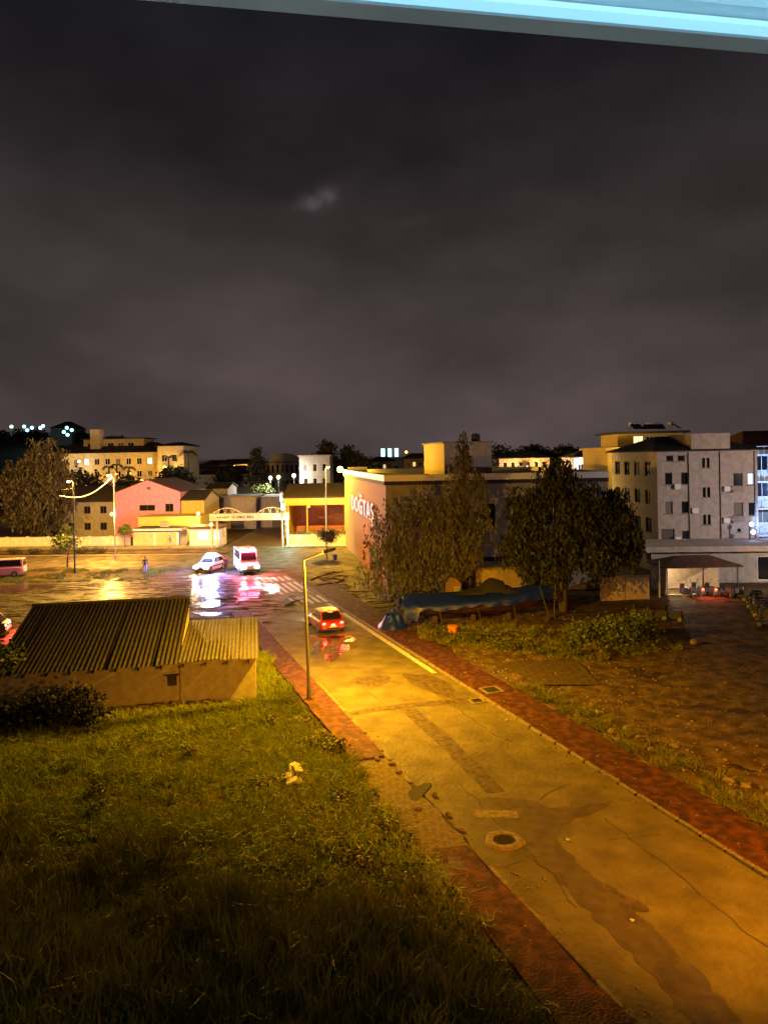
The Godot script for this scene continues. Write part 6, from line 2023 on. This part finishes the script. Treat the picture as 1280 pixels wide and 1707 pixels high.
# ------------------------------------------------------------------ lamps, signals, wires
func make_lamps() -> void:
	var yawR := atan2(0.348, 0.9375)
	street_lamp("leaning steel street lamp on the left pavement by the shed", Vector3(-3.92, 0.1, -36.6), yawR, 6.85, 1.15, 0.36, 640.0, [1.0, 0.49, 0.012], "g_sodium", "galv", false, "", 0.022)
	var rl := street_lamp("unseen street lamp added to light the road below the viewer's window", R(8.0, 8.5, 0.1), yawR + PI, 7.6, 1.2, 0.36, 0.0, [1.0, 0.40, 0.006], "g_sodium", "galv")
	# added lamp: beam shaped to light the carriageway and leave the weeds dark
	spot(rl, Vector3(1.38, 7.84, 0), rl.to_local(R(27.0, 6.2, 0.0)), [1.0, 0.36, 0.004], 900.0, 36.0, 0.12)
	street_lamp("twin-lamp steel post on the main road's near verge", Vector3(-32.75, -0.03, -89.6), PI, 10.2, 0.5, 0.3, 1450.0, [1.0, 0.50, 0.10], "g_sodium", "galv", true)
	street_lamp("unseen lamp post added to brighten the road, far along the main road's verge past the pale van", Vector3(-62.0, -0.03, -88.0), PI, 10.2, 0.5, 0.3, 1300.0, [1.0, 0.48, 0.03], "g_sodium", "galv", true)  # out of view, added to brighten this end of the main road
	wall_light("lower bare bulb halfway up the twin-lamp post", Vector3(-32.95, 5.7, -89.2), 0.20, 170.0, [1.0, 0.58, 0.10], "g_amber")
	street_lamp("tall pale lamp post by the market hall's low wall", Vector3(-7.9, 0.1, -99.6), 0.3, 10.5, 0.12, 0.2, 900.0, [1.0, 0.52, 0.03], "g_sodium", "galv", true)
	street_lamp("dark thin lamp post with a small white lamp on the grassy verge", Vector3(-33.9, -0.03, -80.6), PI, 10.0, 0.3, 0.1, 420.0, [1.0, 0.50, 0.04], "g_warm", "dark_pole", true)
	wall_light("yellow bulb on the side of the pink house's annexe", Vector3(-27.4, 4.2, -108.6), 0.24, 110.0, [1.0, 0.62, 0.12], "g_sodium")
	wall_light("amber bulb on the gatehouse roof edge", Vector3(-23.5, 3.3, -99.9), 0.22, 22.0, [1.0, 0.62, 0.2], "g_sodium")
	wall_light("yellow globe on the far corner of the shop's parapet", Vector3(-6.0, 10.4, -100.8), 0.42, 10.0, [1.0, 0.85, 0.2], "g_sodium")
	wall_light("amber bulb under the market hall's fascia", Vector3(-11.5, 4.7, -112.0), 0.14, 10.0, [1.0, 0.5, 0.1], "g_amber")
	# hotel lights
	for q in [[-50.3, 10.6, -169.5, 75.0], [-73.6, 8.4, -171.5, 90.0], [-62.0, 9.2, -171.5, 40.0], [-78.0, 7.0, -171.5, 40.0], [-56.0, 7.5, -171.0, 60.0]]:
		wall_light("amber lamp lighting the hotel's front from below its windows", Vector3(q[0], q[1], q[2]), 0.40 if q[3] > 50.0 else 0.28, q[3], [1.0, 0.50, 0.07], "g_amber", "lamps on the hotel front")
	for q in [[-75.3, 8.9, -171], [-71.5, 12.3, -173.6], [-77.2, 7.4, -171]]:
		wall_light("small white lamp on the hotel's lower front", Vector3(q[0], q[1], q[2]), 0.3, 10.0, [0.9, 1.0, 0.9], "g_warm", "white lamps on the hotel front")
	# globes behind the gate
	for q in [[-23.1, -150.0, 7.9], [-21.5, -150.2, 8.0], [-18.2, -149.0, 8.3]]:
		globe_lamp("white globe lamp on a thin post behind the gate", Vector3(q[0], -0.05, q[1]), q[2], 0.36, 130.0, [1.0, 0.93, 0.8], "g_warm", "globe lamps behind the gate")
	globe_lamp("white globe lamp at the corner of the white long house", Vector3(-44.5, -0.05, -165.0), 9.2, 0.32, 60.0, [1.0, 0.9, 0.6], "g_warm")
	for q in [[-63.0, -296.0], [-60.4, -296.0]]:
		globe_lamp("yellow lamp before the distant orange house", Vector3(q[0], -0.05, q[1]), 8.8, 0.6, 200.0, [1.0, 0.6, 0.15], "g_sodium", "lamps before the distant orange house")
	# lights on the far hill
	for q in [[-200.0, 32.2], [-193.2, 32.1], [-191.6, 30.1], [-189.0, 31.4], [-184.5, 31.2], [-183.0, 32.2], [-171.9, 28.8], [-170.2, 31.0], [-167.6, 29.7], [-169.9, 27.2]]:
		globe_lamp("cold cyan-white floodlight on the crest of the far hill", Vector3(q[0], 18.0, -398.0), q[1] - 18.9, 0.9, 5.0, [0.5, 0.95, 1.0], "g_cyan", "floodlights on the far hill", "floodlight")
	# teal signal at the gate
	var o := thing("traffic_signal", "signal post with a glaring teal light beside the gate", "traffic signal", N(-13.9, 17.9, -0.03))
	var st := ST()
	tube(st, [Vector3.ZERO, Vector3(0, 7.0, 0)], [0.09, 0.07], 8)
	obj("pole", st, M["galv"], o)
	st = ST()
	cbx(st, Vector3(0, 0, 0), Vector3(0.4, 1.3, 0.35), 0.04)
	var hs := obj("housing", st, M["plastic_black"], o, Vector3(0, 7.0, 0.0))
	for k in 3:
		st = ST()
		ball(st, Vector3.ZERO, Vector3(0.16, 0.16, 0.06), 12, 6)
		obj("lens", st, M["g_teal" if k == 2 else "stripe_red"], hs, Vector3(0, 0.4 - k * 0.4, 0.19))
	omni(hs, Vector3(0, -0.4, 0.5), [0.1, 1.0, 0.75], 48.0, 0.2)
	st = ST()
	cbx(st, Vector3.ZERO, Vector3(0.5, 0.8, 0.12), 0.03)
	obj("signal_panel", st, M["g_teal"], o, Vector3(0.25, 5.6, 0.2))
	for k in 3:
		wall_light("small cyan-white lamp strung down the gate's side post", N(-13.4 + k * 0.1, 19.0, 3.2 - k * 1.0), 0.16, 8.0, [0.5, 1.0, 0.95], "g_cyan", "lamps down the gate post")
	# blue-white floodlights right of the apartment block
	o = thing("flood_post", "dark post carrying two glaring blue floodlights by the blue-lit block", "floodlight", Vector3(34.75, -0.05, -70.6), 0.0)
	st = ST()
	tube(st, [Vector3.ZERO, Vector3(0, 5.2, 0)], [0.08, 0.06], 8)
	obj("pole", st, M["dark_pole"], o)
	for k in 2:
		st = ST()
		ball(st, Vector3.ZERO, Vector3(0.20, 0.20, 0.16), 12, 8)
		var bl := obj("floodlight_lens", st, M["g_blue"], o, Vector3(0.1 + k * 0.15, 4.95 - k * 0.75, 0.18))
		spot(bl, Vector3(0.3, 0, 0), Vector3(4.0, 0.9, -1.4), [0.28, 0.48, 1.0], 26.0, 55.0, 0.15)
	o = globe_lamp("tall blue floodlight facing the balcony block's front", Vector3(47.0, -0.05, -72.0), 7.0, 0.21, 0.0, [0.25, 0.45, 1.0], "g_blue", "", "tall_floodlight")
	spot(o, Vector3(0, 7.1, -0.3), Vector3(-0.6, 7.2, -3.0), [0.25, 0.45, 1.0], 420.0, 60.0, 0.15)
	var ll := street_lamp("unseen floodlight added to brighten the block front, beside the apartment block's yard", Vector3(46.0, -0.05, -50.0), PI * 0.8, 9.2, 1.4, 0.3, 0.0, [1.0, 0.82, 0.72], "g_warm", "galv")  # out of view, added to brighten the apartment front with an aimed beam
	spot(ll, Vector3(1.58, 9.44, 0), ll.to_local(Vector3(30.0, 5.5, -73.0)), [1.0, 0.80, 0.70], 620.0, 42.0, 0.12)
	wall_light("yellow bulb lighting the side of the apartment block", Vector3(22.0, 8.5, -86.0), 0.2, 26.0, [1.0, 0.62, 0.14], "g_sodium")
	wall_light("warm bulb lighting the rounded block's front", Vector3(31.0, 11.6, -92.8), 0.2, 25.0, [1.0, 0.72, 0.2], "g_sodium")
	wall_light("warm bulb on the front of the long skyline house", Vector3(28.5, 9.4, -147.5), 0.25, 190.0, [1.0, 0.6, 0.25], "g_warm")
	wall_light("cold bulb on the front of the white-lit house", Vector3(39.5, 9.4, -137.0), 0.25, 230.0, [0.95, 0.9, 1.0], "g_white")
	wall_light("amber bulb beside the shop's stair tower", Vector3(2.6, 12.5, -86.0), 0.14, 7.0, [1.0, 0.62, 0.12], "g_amber")
	# wires
	st = ST()
	var pts := []
	for k in 12:
		var f := k / 11.0
		pts.append(Vector3(-36.9, 8.3, -84.0).lerp(Vector3(-32.9, 10.2, -89.6), f) + Vector3.DOWN * 1.1 * sin(f * PI))
	tube(st, pts, [0.06], 6)
	tag(obj("sagging_cable", st, M["frame_white"]), "thick sagging cable hanging from the twin-lamp post", "cable")
	for q in [[Vector3(-32.75, 9.9, -89.6), Vector3(-7.9, 9.6, -99.6)], [Vector3(-33.9, 9.2, -80.6), Vector3(-60.0, 9.5, -84.0)]]:
		st = ST()
		pts = []
		for k in 12:
			var f := k / 11.0
			pts.append(q[0].lerp(q[1], f) + Vector3.DOWN * 0.7 * sin(f * PI))
		tube(st, pts, [0.012], 4)
		tag(obj("overhead_wire", st, M["dark_pole"]), "thin overhead wire strung from a lamp post over the main road", "wire", "overhead wires")

# ------------------------------------------------------------------ vehicles and people
func make_traffic() -> void:
	var c := car("red_hatchback", "dark red hatchback with its brake lights on, driving to the junction", "car", Vector3(-4.35, 0.01, -52.0), 0.355, "car_red", {"tail_on": true, "head_on": true, "head_e": 14.0, "tail_e": 2.2})
	var st := ST()
	bx(st, Vector3.ZERO, Vector3(0.3, 0.04, 0.04))
	obj("brake_light", st, M["g_tail"], c, Vector3(0, 1.42, 1.36))
	st = ST()
	bx(st, Vector3.ZERO, Vector3(0.22, 0.05, 0.02))
	obj("plate_lamp", st, M["g_warm"], c, Vector3(0, 0.68, 2.0))
	# police car facing the camera with a blue light bar
	c = car("police_car", "white police car with a glaring blue roof light bar in the flood", "police car", Vector3(-19.0, 0.06, -80.0), PI - 0.30, "car_white", {"head_on": true, "head_e": 60.0, "head_col": [1.0, 0.96, 0.9], "top": 1.5, "lens": 1.9})
	st = ST()
	cbx(st, Vector3.ZERO, Vector3(1.25, 0.30, 0.36), 0.05)
	var lb := obj("light_bar", st, M["g_blue"], c, Vector3(0, 1.64, 0.3))
	omni(lb, Vector3(0, 0.5, -0.3), [0.30, 0.38, 1.0], 300.0, 0.3)
	box_part(c, "blue_stripe", Vector3(0, 0.62, 0.2), Vector3(1.77, 0.16, 2.2), "stripe_blue")
	# ambulance, turned
	c = car("ambulance", "white ambulance van with red roof beacons beside the police car", "ambulance", Vector3(-15.0, 0.06, -79.4), PI + 0.35, "car_white", {"len": 5.4, "wid": 2.0, "belt": 1.25, "top": 2.35, "cab": [-0.34, 0.49, -0.24, 0.48], "roofw": 0.86, "wheel": 0.34, "blind": [], "head_on": true, "head_e": 60.0, "head_col": [1.0, 0.9, 0.85], "head_y": 0.72, "lens": 1.9, "tail_y": 0.95, "axles": [-0.32, 0.28]})
	for s in [-1.0, 1.0]:
		st = ST()
		cbx(st, Vector3.ZERO, Vector3(0.5, 0.26, 0.34), 0.06)
		var bc := obj("roof_beacon", st, M["g_red"], c, Vector3(s * 0.52, 2.45, -1.0))
		omni(bc, Vector3(0, 0.35, -0.35), [1.0, 0.05, 0.10], 75.0, 0.2)
	box_part(c, "red_stripe", Vector3(0, 1.0, 0.5), Vector3(2.02, 0.2, 3.4), "stripe_red")
	# cars cut by the frame's edge
	c = car("pink_lit_van", "pale van with pink light painted over its body at the flooded roadside", "van", Vector3(-40.9, 0.02, -78.8), PI / 2 + 0.25, "car_pink_lit", {"len": 4.6, "wid": 1.9, "belt": 1.05, "top": 1.85, "cab": [-0.30, 0.49, -0.16, 0.46], "roofw": 0.84})  # the pink light on this pale van is put into its body colour
	c = car("dark_saloon", "dark saloon with red tail lights behind the shed", "car", Vector3(-28.6, 0.02, -51.6), PI / 2 + 0.25, "car_dark", {"tail_on": true, "tail_e": 14.0, "head_on": true, "head_e": 25.0})
	# people
	person("person in a dark jacket and pale blue trousers standing by the flooded verge", Vector3(-25.9, -0.02, -79.6), 0.4, 1.72, Color(0.02, 0.02, 0.025), Color(0.22, 0.26, 0.42), 0.05)
	person("person in a grey-blue top walking before the kiosk", N(-29.6, 18.9, 0.11), 1.3, 1.66, Color(0.10, 0.13, 0.18), Color(0.25, 0.22, 0.2), 0.16)
	person("person in dark clothes standing beside the ambulance in the flood", Vector3(-16.9, 0.05, -78.0), 0.2, 1.75, Color(0.04, 0.03, 0.06), Color(0.05, 0.05, 0.08), 0.06)
	var b := thing("litter_bin", "grey-blue litter bin on a post by the street tree", "bin", Vector3(-5.85, -0.02, -85.2))
	st = ST()
	tube(st, [Vector3(0, 0.25, 0), Vector3(0, 0.85, 0)], [0.22, 0.26], 12)
	obj("bucket", st, M["stripe_blue"], b)
	st = ST()
	tube(st, [Vector3(-0.3, -0.02, 0), Vector3(-0.3, 1.0, 0)], [0.03, 0.03], 6)
	obj("post", st, M["galv"], b)
	# motor scooters
	rng.seed = 55
	var cols := ["plastic_black", "plastic_grey", "car_dark", "car_red", "plastic_black", "car_white"]
	var k := 0
	for q in [[25.7, -61.2, 0.2, true], [26.7, -61.0, 0.15, true]]:
		scooter("motor scooter with a glowing tail light parked in the lit shelter", Vector3(q[0], -0.01, q[1]), q[2], "plastic_black", true, "scooters with tail lights on in the shelter")
	for q in [[24.6, -60.9], [27.8, -60.6], [28.8, -60.2]]:
		scooter("unlit motor scooter parked in the front row of the shelter", Vector3(q[0], -0.01, q[1]), 0.2 + rng.randfn() * 0.1, "plastic_black", false, "unlit scooters in the shelter")
	for i in 9:
		var p := Vector3(29.0 - 0.42 * i + rng.randfn() * 0.06, lot_h(29.0 - 0.42 * i, -58.8 + 1.15 * i) - 0.01, -58.8 + 1.15 * i)
		scooter("dark motor scooter in the long row parked along the lot's side", p, 1.0 + rng.randfn() * 0.12, cols[i % 3], false, "row of scooters along the lot")
	for q in [[18.2, -52.9, 0.9], [19.0, -52.4, 1.1], [20.1, -52.2, 0.7]]:
		scooter("dark motor scooter parked by the mossy yard wall", Vector3(q[0], lot_h(q[0], q[1]) - 0.01, q[1]), q[2], "plastic_black", false, "scooters by the yard wall")

# ------------------------------------------------------------------ the room the picture is taken from
func make_room() -> void:
	var turn := deg_to_rad(10.1)
	var o := structure(Node3D.new()) as Node3D
	o.name = "viewer_room"
	add_child(o)
	o.rotation.y = turn
	box_part(o, "wall_below", Vector3(0, 5.45, -0.85), Vector3(9.0, 11.0, 0.3), "render_wall")
	box_part(o, "wall_above", Vector3(0, 14.1, -0.85), Vector3(9.0, 3.0, 0.3), "render_wall")
	for s in [-1.0, 1.0]:
		box_part(o, "wall_beside", Vector3(s * 3.2, 11.775, -0.85), Vector3(2.6, 1.65, 0.3), "render_wall")
		box_part(o, "room_side", Vector3(s * 2.4, 12.0, 1.15), Vector3(0.2, 2.9, 3.6), "room_white")
	box_part(o, "room_back", Vector3(0, 12.0, 3.05), Vector3(5.0, 2.9, 0.2), "room_white")
	box_part(o, "room_ceiling", Vector3(0, 13.55, 1.2), Vector3(5.0, 0.2, 3.9), "room_white")
	box_part(o, "room_floor", Vector3(0, 10.45, 1.2), Vector3(5.0, 0.2, 3.9), "room_white")
	var w := thing("window_frame", "white plastic window frame lit pale blue by the room's lamp", "window frame", Vector3(0, 0.005, 0), turn)
	# head of the frame in stepped profile: outer lip, groove, inner face
	var st := ST()
	prism(st, [[-0.676, 12.4150], [-0.672, 12.4155], [-0.668, 12.4235], [-0.668, 12.4290], [-0.674, 12.4310], [-0.674, 12.4335], [-0.660, 12.4370], [-0.655, 12.4420], [-0.655, 12.475], [-0.640, 12.482], [-0.640, 12.62], [-0.676, 12.62]], -1.85, 1.85, Transform3D(Basis(Vector3(0, 0, 1), Vector3(0, 1, 0), Vector3(-1, 0, 0)), Vector3.ZERO))
	obj("frame_head", st, M["pvc"], w)
	for s in [-1.0, 1.0]:
		box_part(w, "frame_jamb", Vector3(s * 1.88, 11.735, -0.65), Vector3(0.06, 1.36, 0.1), "pvc")
	box_part(w, "frame_sill", Vector3(0, 11.02, -0.70), Vector3(3.7, 0.06, 0.30), "pvc")
	var l := thing("ceiling_lamp", "flat cold white ceiling lamp in the viewer's room", "lamp", Vector3(0.5, 13.37, 0.9))
	st = ST()
	tube(st, [Vector3(0, 0.0, 0), Vector3(0, 0.07, 0)], [0.16, 0.18], 16)
	var sh := obj("diffuser", st, M["w_cyan"], l)
	omni(sh, Vector3(0, 0.03, 0), [0.30, 0.74, 1.0], 6.0, 0.15)

func _ready() -> void:
	make_materials()
	setup()
	print("sky")
	make_ground()
	print("ground")
	make_buildings()
	make_shed()
	print("buildings")
	make_street_details()
	make_boat()
	make_trees()
	print("trees")
	make_wear()
	make_grass()
	print("grass")
	make_lamps()
	make_traffic()
	make_room()
	print("done")
